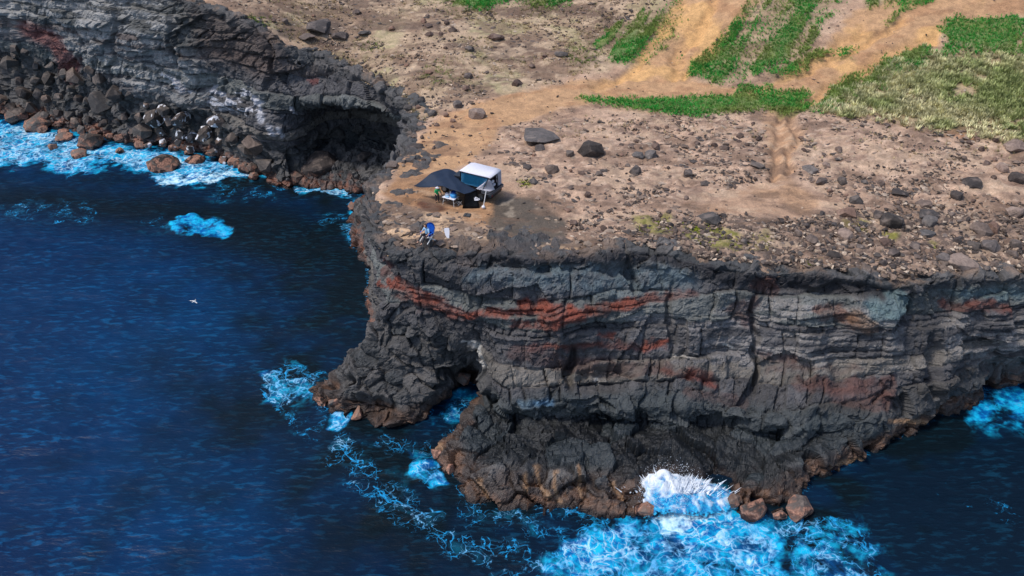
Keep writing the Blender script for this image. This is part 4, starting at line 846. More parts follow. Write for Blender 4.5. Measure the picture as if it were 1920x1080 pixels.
def flag_prob(x, y, u, v):
    n = fbm(x, y, 0 * x, .22, 3, 205)
    return np.clip(np.maximum(region(u, v, ROUGHS, 16, VS), region(u, v, ROUGHR, 18, VS)) * .8 * sstep(-.35, .35, n) + region(u, v, DRY, 14, VS) * .5 * sstep(-.2, .4, n) + region(u, v, RUBBLE, 18, VS) * .4 + region(u, v, [(690,380),(800,395),(1000,440),(1330,480),(1330,510),(700,480)], 10) * .6, 0, 1) * (1 - .92 * np.maximum(region(u, v, PATH, 8, VS), region(u, v, SANDY, 8, VS)))
fx_, fy_, fz_, fu_, fv_ = scatter(40000, -60, 62, 60, 128, flag_prob); fx_, fy_, fz_ = fx_[:6500], fy_[:6500], fz_[:6500]
fs_ = .35 + .85 * rng.random(len(fx_)) ** 2; fc_ = lin(np.array([(112,94,82),(96,82,74),(132,112,98),(150,130,114),(168,148,130),(84,76,72)], float))[rng.integers(0, 6, len(fx_))] * rng.uniform(.8, 1.15, (len(fx_), 1))
tag(link('embedded_rubble', joined_stones(fx_, fy_, fz_ - .02, fs_, fc_, 'embedded_rubble', .38), M_ROCK), 'flat half-buried lava flags over the clifftop', 'rubble', None, 'stuff')

# ---- grass and scrub
def mat_leaf(name):
    k = NT(name); at = k.n('ShaderNodeAttribute', attribute_name='Col'); g = k.n('ShaderNodeNewGeometry')
    k.l(k.scale(at.outputs['Color'], k.rng(k.noise(g.outputs['Position'], .8, 3), .3, .7, .75, 1.3)), k.b.inputs['Base Color'])
    k.b.inputs['Roughness'].default_value = .7; k.b.inputs['Specular IOR Level'].default_value = .2
    return k.m
M_LEAF = mat_leaf('grass_blades')
def tufts(name, x, y, z, n, h, spread, wdt, cols):
    N = len(x); a = rng.uniform(0, 6.28, (N, n)); le = rng.uniform(.2, 1, (N, n)) * spread; hh = h[:, None] * rng.uniform(.6, 1.15, (N, n)); r0 = rng.uniform(0, .45, (N, n)) * spread
    ca_, sa_ = np.cos(a), np.sin(a); bx_, by_ = x[:, None] + ca_ * r0, y[:, None] + sa_ * r0; tx, ty = -sa_ * wdt, ca_ * wdt; zz = np.broadcast_to(z[:, None] - .05, (N, n))
    tp = np.stack([x[:, None] + ca_ * (r0 + le), y[:, None] + sa_ * (r0 + le), zz + hh], -1); l_ = np.stack([bx_ - tx, by_ - ty, zz], -1); r_ = np.stack([bx_ + tx, by_ + ty, zz], -1)
    co = np.stack([l_, r_, tp], 2).reshape(-1, 3); cc = np.repeat(cols, n * 3, 0) * np.repeat(rng.uniform(.75, 1.3, N * n), 3)[:, None]
    return np_mesh(name, co, tris=np.arange(N * n * 3).reshape(-1, 3), color=cc)
def green_p(x, y, u, v):
    w = fbm(x, y, 0 * x, .25, 4, 100); w2 = fbm(x, y, 0 * x, 1.0, 4, 104); sk = streak(x, y); r = 0 * x
    for i_, g_ in enumerate(GREENS): r = np.maximum(r, region(u + 16 * w + 10 * w2 + (i_ != 4) * 26 * sk, v + (6 * w + 5 * w2) * (.4 if i_ == 4 else 1), g_, 16, VS) * (1 if i_ == 4 else .12 + .88 * sstep(-.4, .3, sk)))
    return r
x, y, z, u, v = scatter(420000, -25, 75, 88, 135, green_p); k_ = slice(0, 26000)
x, y, z = x[k_], y[k_], z[k_] + .2
n_ = fbm(x, y, 0 * x, .3, 3, 214)
gc = mix(np.tile(lin((56, 148, 58)), (len(x), 1)), np.tile(lin((124, 142, 72)), (len(x), 1)), np.clip(sstep(-.1, .6, n_) + (rng.random(len(x)) < .2), 0, 1)) * rng.uniform(.65, 1.3, (len(x), 1))
tag(link('grass', tufts('grass', x, y, z, 6, .16 + .22 * rng.random(len(x)), .22, .035, gc), M_LEAF), 'bright green grass between the dirt gullies', 'grass', None, 'stuff')
def scrub_p(x, y, u, v):
    w = fbm(x, y, 0 * x, .25, 4, 100); w2 = fbm(x, y, 0 * x, 1.0, 4, 104); return region(u + 30 * w + 16 * w2, v + 14 * w + 6 * w2, SCRUB, 26, VS) * .8 * (.2 + .8 * sstep(-.4, .2, fbm(x, y, 0 * x, .6, 3, 222)))
x, y, z, u, v = scatter(60000, 25, 90, 80, 132, scrub_p); k_ = slice(0, 6500); x, y, z = x[k_], y[k_], z[k_]
n_ = fbm(x, y, 0 * x, .2, 3, 224)
sc_ = mix(np.tile(lin((206, 198, 154)), (len(x), 1)), np.tile(lin((158, 166, 108)), (len(x), 1)), sstep(-.3, .5, n_)) * rng.uniform(.6, 1.25, (len(x), 1))
tag(link('scrub', tufts('scrub', x, y, z, 14, .35 + .4 * rng.random(len(x)), .6, .085, sc_), M_LEAF), 'pale olive scrub covering the slope at the right border', 'scrub', None, 'stuff')
def dry_p(x, y, u, v):
    w = fbm(x, y, 0 * x, .25, 3, 230); spots = 0 * x
    for a, b, ru, rv in [(820,140,26,22),(485,42,34,10),(1100,100,40,22),(690,85,26,12),(740,105,20,8),(640,118,30,10),(860,150,20,8)]: spots = np.maximum(spots, blob(u, v, a, b, ru, rv, .5))
    top = region(u, v, [(820,-40),(1160,-40),(1150,110),(1000,60),(850,25)], 24, VS)
    return np.clip(spots * .8 + top * (.25 + .5 * sstep(-.1, .4, w)) + region(u, v, DRY, 10, VS) * .45 * sstep(-.2, .4, w) + np.maximum(region(u, v, ROUGHS, 16, VS) * (v < 260), region(u, v, ROUGHR, 18, VS) * (v < 300)) * .12, 0, 1)
x, y, z, u, v = scatter(60000, -55, 75, 80, 130, dry_p); k_ = slice(0, 13000); x, y, z, u, v = x[k_], y[k_], z[k_], u[k_], v[k_]
gr = 0 * x
for a, b, ru, rv in [(820,140,26,22),(485,42,34,10),(1100,100,40,22),(690,85,26,12),(940,5,150,14)]: gr = np.maximum(gr, blob(u, v, a, b, ru, rv, .5))
dc_ = mix(np.tile(lin((172, 152, 118)), (len(x), 1)), np.tile(lin((112, 128, 62)), (len(x), 1)), np.clip(gr + .25 * (fbm(x, y, 0 * x, .2, 2, 233) > .2), 0, 1)) * rng.uniform(.65, 1.2, (len(x), 1))
tag(link('dry_grass', tufts('dry_grass', x, y, z, 8, .16 + .22 * rng.random(len(x)), .3, .04, dc_), M_LEAF), 'dry tan grass tufts on the upper clifftop', 'grass', None, 'stuff')
def moss_p(x, y, u, v):
    r = 0 * x; w = fbm(x, y, 0 * x, .5, 3, 240)
    for pts, a in MOSS: r = np.maximum(r, region(u + 8 * w, v + 3 * w, pts, 6, VS) * (a > 0))
    return r * .8
x, y, z, u, v = scatter(60000, -5, 50, 60, 85, moss_p); k_ = slice(0, 3500); x, y, z = x[k_], y[k_], z[k_]
mc_ = np.tile(lin((126, 134, 44)), (len(x), 1)) * rng.uniform(.6, 1.3, (len(x), 1))
tag(link('moss', tufts('moss', x, y, z, 6, .07 + .1 * rng.random(len(x)), .2, .05, mc_), M_LEAF), 'yellow-green moss patches among the cliff-edge stones', 'moss', None, 'stuff')

# ---- the wave surging up the front shelf
def mat_foam():
    k = NT('surge_foam'); g = k.n('ShaderNodeNewGeometry'); at = k.n('ShaderNodeAttribute', attribute_name='white').outputs['Fac']
    n1 = k.noise(g.outputs['Position'], 1.0, 5, .6, .8); n2 = k.noise(g.outputs['Position'], 4.0, 5, .65)
    f = k.rng(k.math('ADD', at, k.math('MULTIPLY', k.math('SUBTRACT', n1, .5), 1.6)), .25, .8, 0, 1, True)
    c = k.mixc(f, k.mixc(k.rng(n2, .4, .6, 0, 1), lin((4, 110, 176)), lin((30, 170, 216))), lin((226, 232, 240)))
    k.l(c, k.b.inputs['Base Color']); k.b.inputs['Roughness'].default_value = .75
    eg = k.n('ShaderNodeAttribute', attribute_name='cover').outputs['Fac']
    k.l(k.rng(k.math('ADD', eg, k.math('MULTIPLY', k.math('SUBTRACT', n2, .5), 1.5)), .30, .62, 0, 1, True), k.b.inputs['Alpha'])
    k.l(k.bump(n2, .8, .08, k.bump(n1, .6, .2)), k.b.inputs['Normal']); return k.m
M_FOAM = mat_foam()
sgx, sgy = np.meshgrid(np.arange(8.0, 19.5, .09), np.arange(44.2, 53.0, .09)); uu, vv = proj(sgx, sgy, 0 * sgx)
na = fbm(sgx, sgy, 0 * sgx, .5, 4, 250); nb = fbm(sgx, sgy, 0 * sgx, 2.0, 4, 254)
ms = region(uu + 12 * na + 6 * nb, vv + 8 * na, [(1205,1012),(1200,965),(1212,930),(1240,902),(1300,900),(1350,922),(1410,955),(1450,985),(1440,1008),(1330,1015)], 22)
steep = sstep(1010, 905, vv) * (.45 + .55 * sstep(1430, 1280, uu))
hz_ = ms * (.12 + 1.25 * steep * (.9 + .35 * na) + .16 * nb * (.5 + steep) + .15 * na)
wq = grid_quads(*sgx.shape); kq = (ms.ravel()[wq] > .05).all(1); wid_, winv = np.unique(wq[kq], return_inverse=True)
wp = np.stack([sgx, sgy, hz_ - .1], -1).reshape(-1, 3)[wid_]
wave = tag(link('breaking_wave', np_mesh('breaking_wave', wp, quads=winv.reshape(-1, 4), smooth=True, attrs={'white': (-.15 + .95 * steep + .25 * nb).ravel()[wid_], 'cover': (ms * (.02 + 1.25 * sstep(.12, .6, steep))).ravel()[wid_]}), M_FOAM), 'white and turquoise wave surging up the front rock shelf', 'wave')
bm = bmesh.new()
for i in range(1500):
    u = random.gauss(1258, 34); v = random.uniform(880, 950); b = Vector(P(u, v, .9)); h = random.uniform(.2, 1.3) * max(.15, 1 - abs(u - 1245) / 90); r = random.uniform(.008, .026)
    b += Vector((random.gauss(0, .15), random.gauss(0, .3), h * random.random() * 1.6))
    bmesh.ops.create_cone(bm, segments=4, radius1=r, radius2=.002, depth=r * 2.5, cap_ends=True, matrix=Matrix.Translation(b) @ Matrix.Rotation(random.uniform(-.6, .6), 4, 'X'))
for i in range(300):
    u = random.gauss(1262, 42); b = Vector(P(u, random.uniform(900, 925) + .12 * max(0, u - 1290), .75)); h = random.uniform(.2, .75) + max(0, .9 - abs(u - 1240) / 30) * random.random()
    d = Vector(((u - 1262) / 70 + random.gauss(0, .2), random.uniform(.1, .8), 1)).normalized(); m = d.to_track_quat('Z', 'Y').to_matrix().to_4x4(); m.translation = b + d * h * .5
    bmesh.ops.create_cone(bm, segments=6, radius1=random.uniform(.03, .10), radius2=.005, depth=h, matrix=m)
me = bpy.data.meshes.new('spray'); bm.to_mesh(me); bm.free(); a = me.attributes.new('white', 'FLOAT', 'POINT'); a.data.foreach_set('value', np.ones(len(me.vertices), np.float32)); a = me.attributes.new('cover', 'FLOAT', 'POINT'); a.data.foreach_set('value', np.full(len(me.vertices), .74, np.float32))
sp = link('spray', me, M_FOAM, wave); sp['kind'] = 'stuff'
# ------------------------------------------------------------------ the camp
M = {k_: mat_plain(k_, c, r, m_, v_) for k_, c, r, m_, v_ in [
 ('black_paint', (26, 26, 32), .35, 0, .1), ('white_fabric', (214, 212, 222), .8, 0, .06), ('navy_fabric', (17, 36, 60), .75, 0, .15), ('black_fabric', (22, 23, 27), .8, 0, .12), ('teal_net', (22, 108, 152), .6, 0, .15),
 ('grey_metal', (112, 118, 128), .4, .6, .1), ('white_metal', (226, 224, 222), .45, 0, .05), ('rubber', (24, 24, 25), .85, 0, .1), ('glass', (70, 84, 92), .12, 0, .1), ('purple_lining', (62, 44, 66), .8, 0, .15), ('red_lens', (120, 24, 20), .3, 0, .1),
 ('blue_fabric', (14, 104, 214), .75, 0, .12), ('pale_blue_cloth', (150, 190, 222), .8, 0, .08), ('sky_blue_cloth', (58, 142, 204), .8, 0, .12), ('green_cloth', (22, 166, 98), .8, 0, .1), ('skin', (196, 146, 122), .6, 0, .06), ('dark_hair', (44, 34, 30), .8, 0, .2), ('dark_trousers', (34, 34, 42), .8, 0, .12),
 ('white_plastic', (228, 226, 232), .5, 0, .04), ('rope', (190, 150, 112), .8, 0, .1), ('slate', (62, 64, 66), .7, 0, .12), ('wood', (150, 116, 92), .7, 0, .15), ('white_feather', (232, 232, 230), .7, 0, .04), ('beak', (200, 150, 60), .5, 0, .1)]}
def bm_obj(name, bm, mat, parent=None, smooth=False):
    me = bpy.data.meshes.new(name); bmesh.ops.recalc_face_normals(bm, faces=bm.faces); bm.to_mesh(me); bm.free()
    if smooth: me.polygons.foreach_set('use_smooth', np.ones(len(me.polygons), bool))
    return link(name, me, M[mat], parent)
def box(bm, c, s, rot=None, bev=0.0):
    m = Matrix.Translation(c) @ (rot.to_4x4() if rot is not None else Matrix.Identity(4)) @ Matrix.Diagonal((*s, 1))
    r = bmesh.ops.create_cube(bm, size=1.0, matrix=m)
    if bev:
        es = list({e for v in r['verts'] for e in v.link_edges}); bmesh.ops.bevel(bm, geom=es, offset=bev, segments=2, affect='EDGES', clamp_overlap=True)
def tube(bm, a, b, r, r2=None, n=8):
    a, b = Vector(a), Vector(b); d = b - a; m = d.to_track_quat('Z', 'Y').to_matrix().to_4x4(); m.translation = (a + b) / 2
    bmesh.ops.create_cone(bm, cap_ends=True, segments=n, radius1=r, radius2=r if r2 is None else r2, depth=d.length, matrix=m)
def ball(bm, c, r, s=(1, 1, 1), n=2):
    bmesh.ops.create_icosphere(bm, subdivisions=n, radius=r, matrix=Matrix.Translation(c) @ Matrix.Diagonal((*s, 1)))
def hull(bm, pts, a, b, axis=1):
    """a side outline (x, z) drawn out between a and b"""
    n = len(pts); v1 = [bm.verts.new((p[0], a, p[1])) for p in pts]; v2 = [bm.verts.new((p[0], b, p[1])) for p in pts]
    bm.faces.new(v1); bm.faces.new(v2[::-1])
    for i in range(n): bm.faces.new((v1[i], v1[(i + 1) % n], v2[(i + 1) % n], v2[i]))
def panel(name, pts, mat, parent, th=0.02, bulge=0.0, inset=None):
    """a thin panel through four (or three) corner points with real thickness"""
    bm = bmesh.new(); P4 = [Vector(q) for q in pts]
    if len(P4) == 3: P4 = [P4[0], P4[0].lerp(P4[1], .04), P4[1], P4[2]]
    n = 6; nv = (P4[1] - P4[0]).cross(P4[3] - P4[0]).normalized(); g = []
    for i in range(n + 1):
        for j in range(n + 1):
            a, b = i / n, j / n; p = P4[0].lerp(P4[1], a).lerp(P4[3].lerp(P4[2], a), b) + nv * bulge * 16 * a * (1 - a) * b * (1 - b); g.append(bm.verts.new(p))
    fs = [bm.faces.new((g[i * (n + 1) + j], g[(i + 1) * (n + 1) + j], g[(i + 1) * (n + 1) + j + 1], g[i * (n + 1) + j + 1])) for i in range(n) for j in range(n)]
    bmesh.ops.solidify(bm, geom=fs, thickness=th)
    return bm_obj(name, bm, mat, parent, True)
strip_top = POS[:int(np.searchsorted(rowp, 3.6))].reshape(-1, 3)
def floor_at(x, y):
    d = (strip_top[:, 0] - x) ** 2 + (strip_top[:, 1] - y) ** 2; k_ = d < .09; z = float(ground_z(x, y)) if float(edist(np.array([x]), np.array([y]))[0]) > .4 else -9
    return max(z, float(np.median(strip_top[k_, 2])) if k_.any() else -9)
GZ = float(ground_z(-3.0, 72.6))
RZ = math.radians(-29.4)

# ---- pickup with pop-up tent on its bed; its own x axis runs from the bonnet to the tailgate
truck = tag(empty('camper_truck', (-2.83, 73.35, GZ), RZ), 'black pickup camper with white pop-up tent roof parked on the sandy clifftop', 'truck')
bm = bmesh.new(); hull(bm, [(-4.25, .55), (-4.3, .95), (-4.1, 1.12), (-3.05, 1.2), (-2.55, 1.2), (-1.5, 1.2), (-1.5, 1.12), (1.55, 1.12), (1.6, .5), (1.2, .42), (-4.0, .42)], -.92, .92); bmesh.ops.bevel(bm, geom=list(bm.edges), offset=.05, segments=2, affect='EDGES', clamp_overlap=True)
bm_obj('body', bm, 'black_paint', truck)
bm = bmesh.new(); hull(bm, [(-3.1, 1.19), (-2.55, 1.85), (-1.75, 1.9), (-1.52, 1.8), (-1.5, 1.19)], -.82, .82); bmesh.ops.bevel(bm, geom=list(bm.edges), offset=.06, segments=2, affect='EDGES', clamp_overlap=True)
cab = bm_obj('cab', bm, 'black_paint', truck)
for s_ in (-1, 1):
    panel('side_window', [(-2.75, s_ * .83, 1.3), (-1.7, s_ * .83, 1.3), (-1.75, s_ * .83, 1.74), (-2.45, s_ * .83, 1.74)], 'glass', cab, .02 * s_)
panel('windscreen', [(-3.03, -.7, 1.3), (-3.03, .7, 1.3), (-2.63, .68, 1.78), (-2.63, -.68, 1.78)], 'glass', cab, .02)
def wheel(x, y):
    w = empty('wheel', (0, 0, 0)); w.parent = truck; w.location = (x, y, .38)
    bm = bmesh.new(); tube(bm, (0, -.13, 0), (0, .13, 0), .38, n=24); bmesh.ops.bevel(bm, geom=[e for e in bm.edges if e.calc_length() < .3], offset=.03, segments=2, affect='EDGES', clamp_overlap=True); bm_obj('tyre', bm, 'rubber', w, True)
    bm = bmesh.new(); tube(bm, (0, -.145, 0), (0, .145, 0), .21, n=16); bm_obj('rim', bm, 'grey_metal', w)
for x, y in ((-3.35, -.85), (-3.35, .85), (.55, -.85), (.55, .85)): wheel(x, y)
# bed deck with two grey rails round the near side and the tail
bm = bmesh.new(); box(bm, (0.1, 0, 1.2), (3.2, 2.12, .10), None, .02); bm_obj('bed_deck', bm, 'black_paint', truck)
for z in (1.0, 1.16):
    bm = bmesh.new(); box(bm, (1.74, 0, z), (.07, 2.2, .09), None, .015); box(bm, (1.2, -1.1, z), (1.0, .07, .09), None, .015); box(bm, (1.2, 1.1, z), (1.0, .07, .09), None, .015); bm_obj('bed_rail', bm, 'grey_metal', truck)
bm = bmesh.new(); box(bm, (1.64, 0, .82), (.06, 1.7, .5), None, .02); bm_obj('tailgate', bm, 'black_paint', truck)
for s_ in (-1, 1):
    bm = bmesh.new(); box(bm, (1.66, s_ * .82, .85), (.05, .16, .32), None, .015); bm_obj('tail_lamp', bm, 'red_lens', truck)
bm = bmesh.new(); box(bm, (1.5, -.935, .85), (.3, .03, .36), None, .01); bm_obj('rear_quarter_window', bm, 'glass', truck)
# tent
bm = bmesh.new(); hull(bm, [(-1.68, 2.54), (-1.62, 2.64), (-1.2, 2.7), (1.2, 2.7), (1.56, 2.62), (1.62, 2.52)], -1.0, 1.0); bmesh.ops.bevel(bm, geom=list(bm.edges), offset=.04, segments=2, affect='EDGES', clamp_overlap=True)
bm_obj('tent_roof', bm, 'white_fabric', truck, True)
panel('tent_front_wall', [(-1.6, -.95, 1.26), (-1.6, .95, 1.26), (-1.6, .95, 2.55), (-1.6, -.95, 2.55)], 'navy_fabric', truck, .03)
panel('tent_far_wall', [(-1.6, .95, 1.26), (1.56, .97, 1.26), (1.56, .95, 2.55), (-1.6, .95, 2.55)], 'white_fabric', truck, .03)
panel('tent_window', [(-1.5, -.97, 1.4), (.75, -.97, 1.4), (1.35, -.95, 2.5), (-1.5, -.95, 2.5)], 'teal_net', truck, -.02)
for a, b in (((-1.55, -.98, 1.25), (-1.55, -.98, 2.55)), ((-1.55, -.98, 2.53), (1.5, -.98, 2.53)), ((.8, -1.0, 1.3), (1.42, -.98, 2.5))):
    bm = bmesh.new(); tube(bm, a, b, .03); bm_obj('tent_frame_bar', bm, 'black_fabric', truck)
panel('tent_flap', [(.15, -1.12, 1.27), (1.5, -1.05, 1.27), (1.72, -.42, 1.27), (1.48, -.9, 2.48)], 'white_fabric', truck, .03, -.05)
panel('tent_rear_wall', [(1.6, .28, 1.27), (1.6, .98, 1.27), (1.58, .96, 2.54), (1.58, .12, 2.54)], 'white_fabric', truck, .03)
panel('tent_inner_lining', [(1.1, -.9, 1.27), (1.1, .9, 1.27), (1.1, .9, 2.5), (1.1, -.9, 2.5)], 'purple_lining', truck, .03)
for y, z in ((.05, 1.45), (-.2, 1.85)):
    bm = bmesh.new(); ball(bm, (1.32, y + .05, z), .22, (.6, 1.1, .7), 3); bm_obj('cushion', bm, 'white_fabric', truck, True)
for a, b in (((1.64, -.85, 2.5), (1.64, .15, 2.5)), ((1.64, .15, 2.5), (1.66, .28, 1.3)), ((1.63, -.15, 2.1), (1.63, .2, 2.1))):
    bm = bmesh.new(); tube(bm, a, b, .035); bm_obj('tent_frame_bar', bm, 'black_fabric', truck)

# ---- awning: dark cloth stretched from the truck to a pole and pegged out to a point
awn = tag(empty('awning', (-6.0, 72.6, GZ)), 'dark navy awning cloth stretched from the camper to a pointed corner', 'awning')
awn_inv = Matrix.Translation((6.0, -72.6, -GZ))
def A(u, v, h): return awn_inv @ Vector(P(u, v, GZ + h))
rowsA = [[(858,325,1.75),(848,318.5,2.0),(831,316.5,2.15),(810,323.6,2.2),(793,337,1.7),(775,348.6,1.0)], [(862,338,1.62),(850,333,1.85),(835,331,1.95),(818,335,1.95),(800,344,1.55),(775.5,348.8,.98)],
         [(878,348,1.45),(862,350,1.65),(845,344,1.8),(826,343,1.85),(806,349,1.5),(776,349,.96)], [(894,356.5,1.25),(872,363,1.45),(848,355,1.7),(822,348,1.8),(808,351.5,1.45),(776.5,349.3,.94)]]
ctl = np.array([[A(*q) for q in r] for r in rowsA])
fine = cr(ctl.transpose(1, 0, 2), np.linspace(0, 5, 41)); fine = cr(fine.transpose(1, 0, 2), np.linspace(0, 3, 25))
nz_ = fbm(fine[..., 0], fine[..., 1], fine[..., 2], 1.3, 3, 300); fine[..., 2] += .05 * nz_ + .035 * np.sin(np.linspace(0, 26, 41))[None, :] * np.linspace(.2, 1, 25)[:, None]
canopy = link('canopy', np_mesh('canopy', fine.reshape(-1, 3), quads=grid_quads(25, 41), smooth=True), M['navy_fabric'], awn)
so = canopy.modifiers.new('thickness', 'SOLIDIFY'); so.thickness = .015
def rod(name, a, b, r, mat, parent, r2=None):
    bm = bmesh.new(); tube(bm, a, b, r, r2); return bm_obj(name, bm, mat, parent)
rod('pole', A(810, 323.6, 2.28), A(829, 366, 0), .035, 'grey_metal', awn)
p2_ = rod('pole', A(912, 355, 1.6), A(906.3, 388, 0.02), .04, 'white_metal', awn)
bm = bmesh.new(); ball(bm, A(906.3, 388, .16), .17, (1, 1, .9)); tube(bm, A(906.3, 388, -.02), A(906.3, 388, .08), .13); bm_obj('weight', bm, 'white_plastic', p2_, True)
rod('rope', A(808, 351.5, 1.45), A(778, 377, 0.02), .018, 'rope', awn); rod('rope', A(775.5, 348.8, .98), A(762, 357, .0), .014, 'rope', awn)
rod('rope', A(810, 323.6, 2.2), A(782, 336, 0), .012, 'rope', awn); rod('rope', A(831, 316.5, 2.15), A(826, 312, 0), .012, 'rope', awn)
for u, v in ((778, 377), (762, 357), (782, 336)): rod('peg', A(u, v, -.1), A(u, v, .14), .03, 'wood', awn)
wall_p = [A(894, 357, 1.24), A(872, 363.5, 1.44), A(867, 391, 0.03), A(899, 390, 0.03)]
side = panel('side_wall', [wall_p[3], wall_p[2], wall_p[1], wall_p[0]], 'black_fabric', awn, .02)
# white emblem on the wall: three short bars over a mug-like block with a handle
nrmw = (wall_p[1] - wall_p[0]).cross(wall_p[3] - wall_p[0]).normalized()
if (Matrix.Translation((-6, 72.6, GZ)) @ wall_p[0] + nrmw - Vector((0, 0, CAMZ))).length > (Matrix.Translation((-6, 72.6, GZ)) @ wall_p[0] - Vector((0, 0, CAMZ))).length: nrmw = -nrmw
ex_ = (wall_p[3] - wall_p[2]).normalized(); ey_ = nrmw.cross(ex_); ey_ = ey_ if ey_.z > 0 else -ey_
ec = A(890.5, 374.5, .62)
t_ = max(nrmw.dot(q - ec) for q in wall_p); ec = ec + nrmw * (t_ + .03)
bm = bmesh.new(); R3 = Matrix((ex_, ey_, nrmw)).transposed()
for x, y, w, h in ((0, -.12, .36, .10), (0, .0, .36, .07), (-.14, -.05, .08, .22), (.14, -.05, .08, .22), (.26, -.03, .05, .18), (.22, .05, .09, .05), (.22, -.11, .09, .05), (-.08, .12, .22, .07), (-.04, .22, .12, .08), (.1, .15, .1, .05)):
    box(bm, ec + ex_ * x + ey_ * y, (w, h, .012), R3)
bm_obj('emblem', bm, 'white_plastic', side)

# ---- camp table and what lies on it
tc = Vector(P(845, 369, GZ + .74)); tz = floor_at(tc.x, tc.y)
table = tag(empty('camp_table', (tc.x, tc.y, tz), RZ), 'white folding camp table under the front of the awning', 'table')
bm = bmesh.new(); box(bm, (0, 0, .73), (1.3, .95, .045), None, .012); bm_obj('table_top', bm, 'white_plastic', table)
for sx in (-1, 1):
    for sy in (-1, 1): rod('leg', (sx * .5, sy * .36, .71), (sx * .6, sy * .42, 0), .022, 'white_metal', table)
    rod('brace', (sx * .55, -.39, .3), (sx * .55, .39, .3), .014, 'white_metal', table)
def on_table(x, y): return Matrix.Translation((tc.x, tc.y, tz)) @ Matrix.Rotation(RZ, 4, 'Z') @ Vector((x, y, .755))
def soft_bag(name, loc, size, mat, label, cat, seed):
    bm = bmesh.new(); ball(bm, (0, 0, 0), .5, (1, 1, 1), 3)
    for v in bm.verts:
        c = v.co; c.x, c.y, c.z = [math.copysign(abs(q * 2) ** .7 / 2, q) for q in c]
        d = float(fbm(np.array([c.x]), np.array([c.y]), np.array([c.z]), 2.5, 2, seed)[0]); v.co = Vector((c.x * size[0], c.y * size[1], (c.z + .5) * size[2])) * (1 + .14 * d)
    o = bm_obj(name, bm, mat, None, True); o.location = loc; o.rotation_euler[2] = RZ; return tag(o, label, cat)
b_ = soft_bag('duffel_bag', on_table(.3, -.02), (.62, .5, .34), 'sky_blue_cloth', 'bright blue cloth bag on the right half of the camp table', 'bag', 1)
bm = bmesh.new()
for i in range(9):
    a = math.pi * i / 8; tube(bm, (.2 * math.cos(a), 0, .3 + .13 * math.sin(a)), (.2 * math.cos(a + .39), 0, .3 + .13 * math.sin(a + .39)), .02)
bm_obj('handle', bm, 'blue_fabric', b_)
soft_bag('pillow', on_table(-.42, .1), (.46, .34, .2), 'white_fabric', 'white pillow-like bundle on the left end of the camp table', 'bundle', 2)
soft_bag('towel', on_table(-.22, -.22), (.4, .3, .1), 'pale_blue_cloth', 'pale blue folded towel on the camp table before the white bundle', 'towel', 3)
bt_ = tag(empty('water_bottle', on_table(-.08, .1)), 'tall white bottle standing in the middle of the camp table', 'bottle')
bm = bmesh.new(); tube(bm, (0, 0, 0), (0, 0, .3), .075, n=14); tube(bm, (0, 0, .3), (0, 0, .4), .075, .03, 14); bm_obj('body', bm, 'white_plastic', bt_, True)
bm = bmesh.new(); tube(bm, (0, 0, .4), (0, 0, .47), .035, n=12); bm_obj('cap', bm, 'white_metal', bt_)
# ---- folding chairs and stool
def camp_chair(name, loc, rz, label, fabric, legs='white_metal', s=1.0):
    t = tag(empty(name, loc, rz), label, 'chair'); t.scale = (s, s, s)      # faces its own -y
    bm = bmesh.new(); n = 8; g = []
    for i in range(n + 1):
        for j in range(5):
            a = i / n - .5; b = j / 4; r = .5 if j in (1, 2, 3) else .47
            g.append(bm.verts.new((.72 * a, .26 + .22 * b - .22 * (2 * a) ** 2 * .5, .42 + (.68 * b) * (1 - .25 * (2 * abs(a)) ** 3 * (b)))))
    fs = [bm.faces.new((g[i * 5 + j], g[(i + 1) * 5 + j], g[(i + 1) * 5 + j + 1], g[i * 5 + j + 1])) for i in range(n) for j in range(4)]; bmesh.ops.solidify(bm, geom=fs, thickness=.03)
    bm_obj('backrest', bm, fabric, t, True)
    panel('seat', [(-.27, -.26, .42), (.27, -.26, .42), (.27, .27, .38), (-.27, .27, .38)], fabric, t, .03, -.03)
    for sx in (-1, 1):
        rod('leg', (sx * .3, .3, .5), (sx * .32, -.36, 0), .03, legs, t); rod('leg', (sx * .3, -.28, .46), (sx * .32, .38, 0), .03, legs, t); rod('back_post', (sx * .31, .24, .4), (sx * .31, .44, .92), .02, legs, t)
        bm = bmesh.new(); box(bm, (sx * .34, 0, .62), (.06, .5, .03), None, .01); bm_obj('armrest', bm, fabric, t); rod('arm_post', (sx * .33, -.22, .44), (sx * .34, -.22, .62), .018, legs, t)
    return t
c_ = P(852, 366, GZ); camp_chair('camp_chair', (c_[0], c_[1], floor_at(c_[0], c_[1])), math.radians(-20), 'blue folding camp chair behind the white table in awning shade', 'blue_fabric')
st = P(862, 384, GZ); stool = tag(empty('folding_stool', (st[0], st[1], floor_at(st[0], st[1])), .3), 'low folding stool with white crossed legs right of the camp table', 'stool')
panel('seat', [(-.2, -.16, .4), (.2, -.16, .4), (.2, .16, .4), (-.2, .16, .4)], 'black_fabric', stool, .03, -.02)
for sy in (-1, 1):
    rod('leg', (-.18, sy * .16, .4), (.2, sy * .16, 0), .02, 'white_metal', stool); rod('leg', (.18, sy * .16, .4), (-.2, sy * .16, 0), .02, 'white_metal', stool)

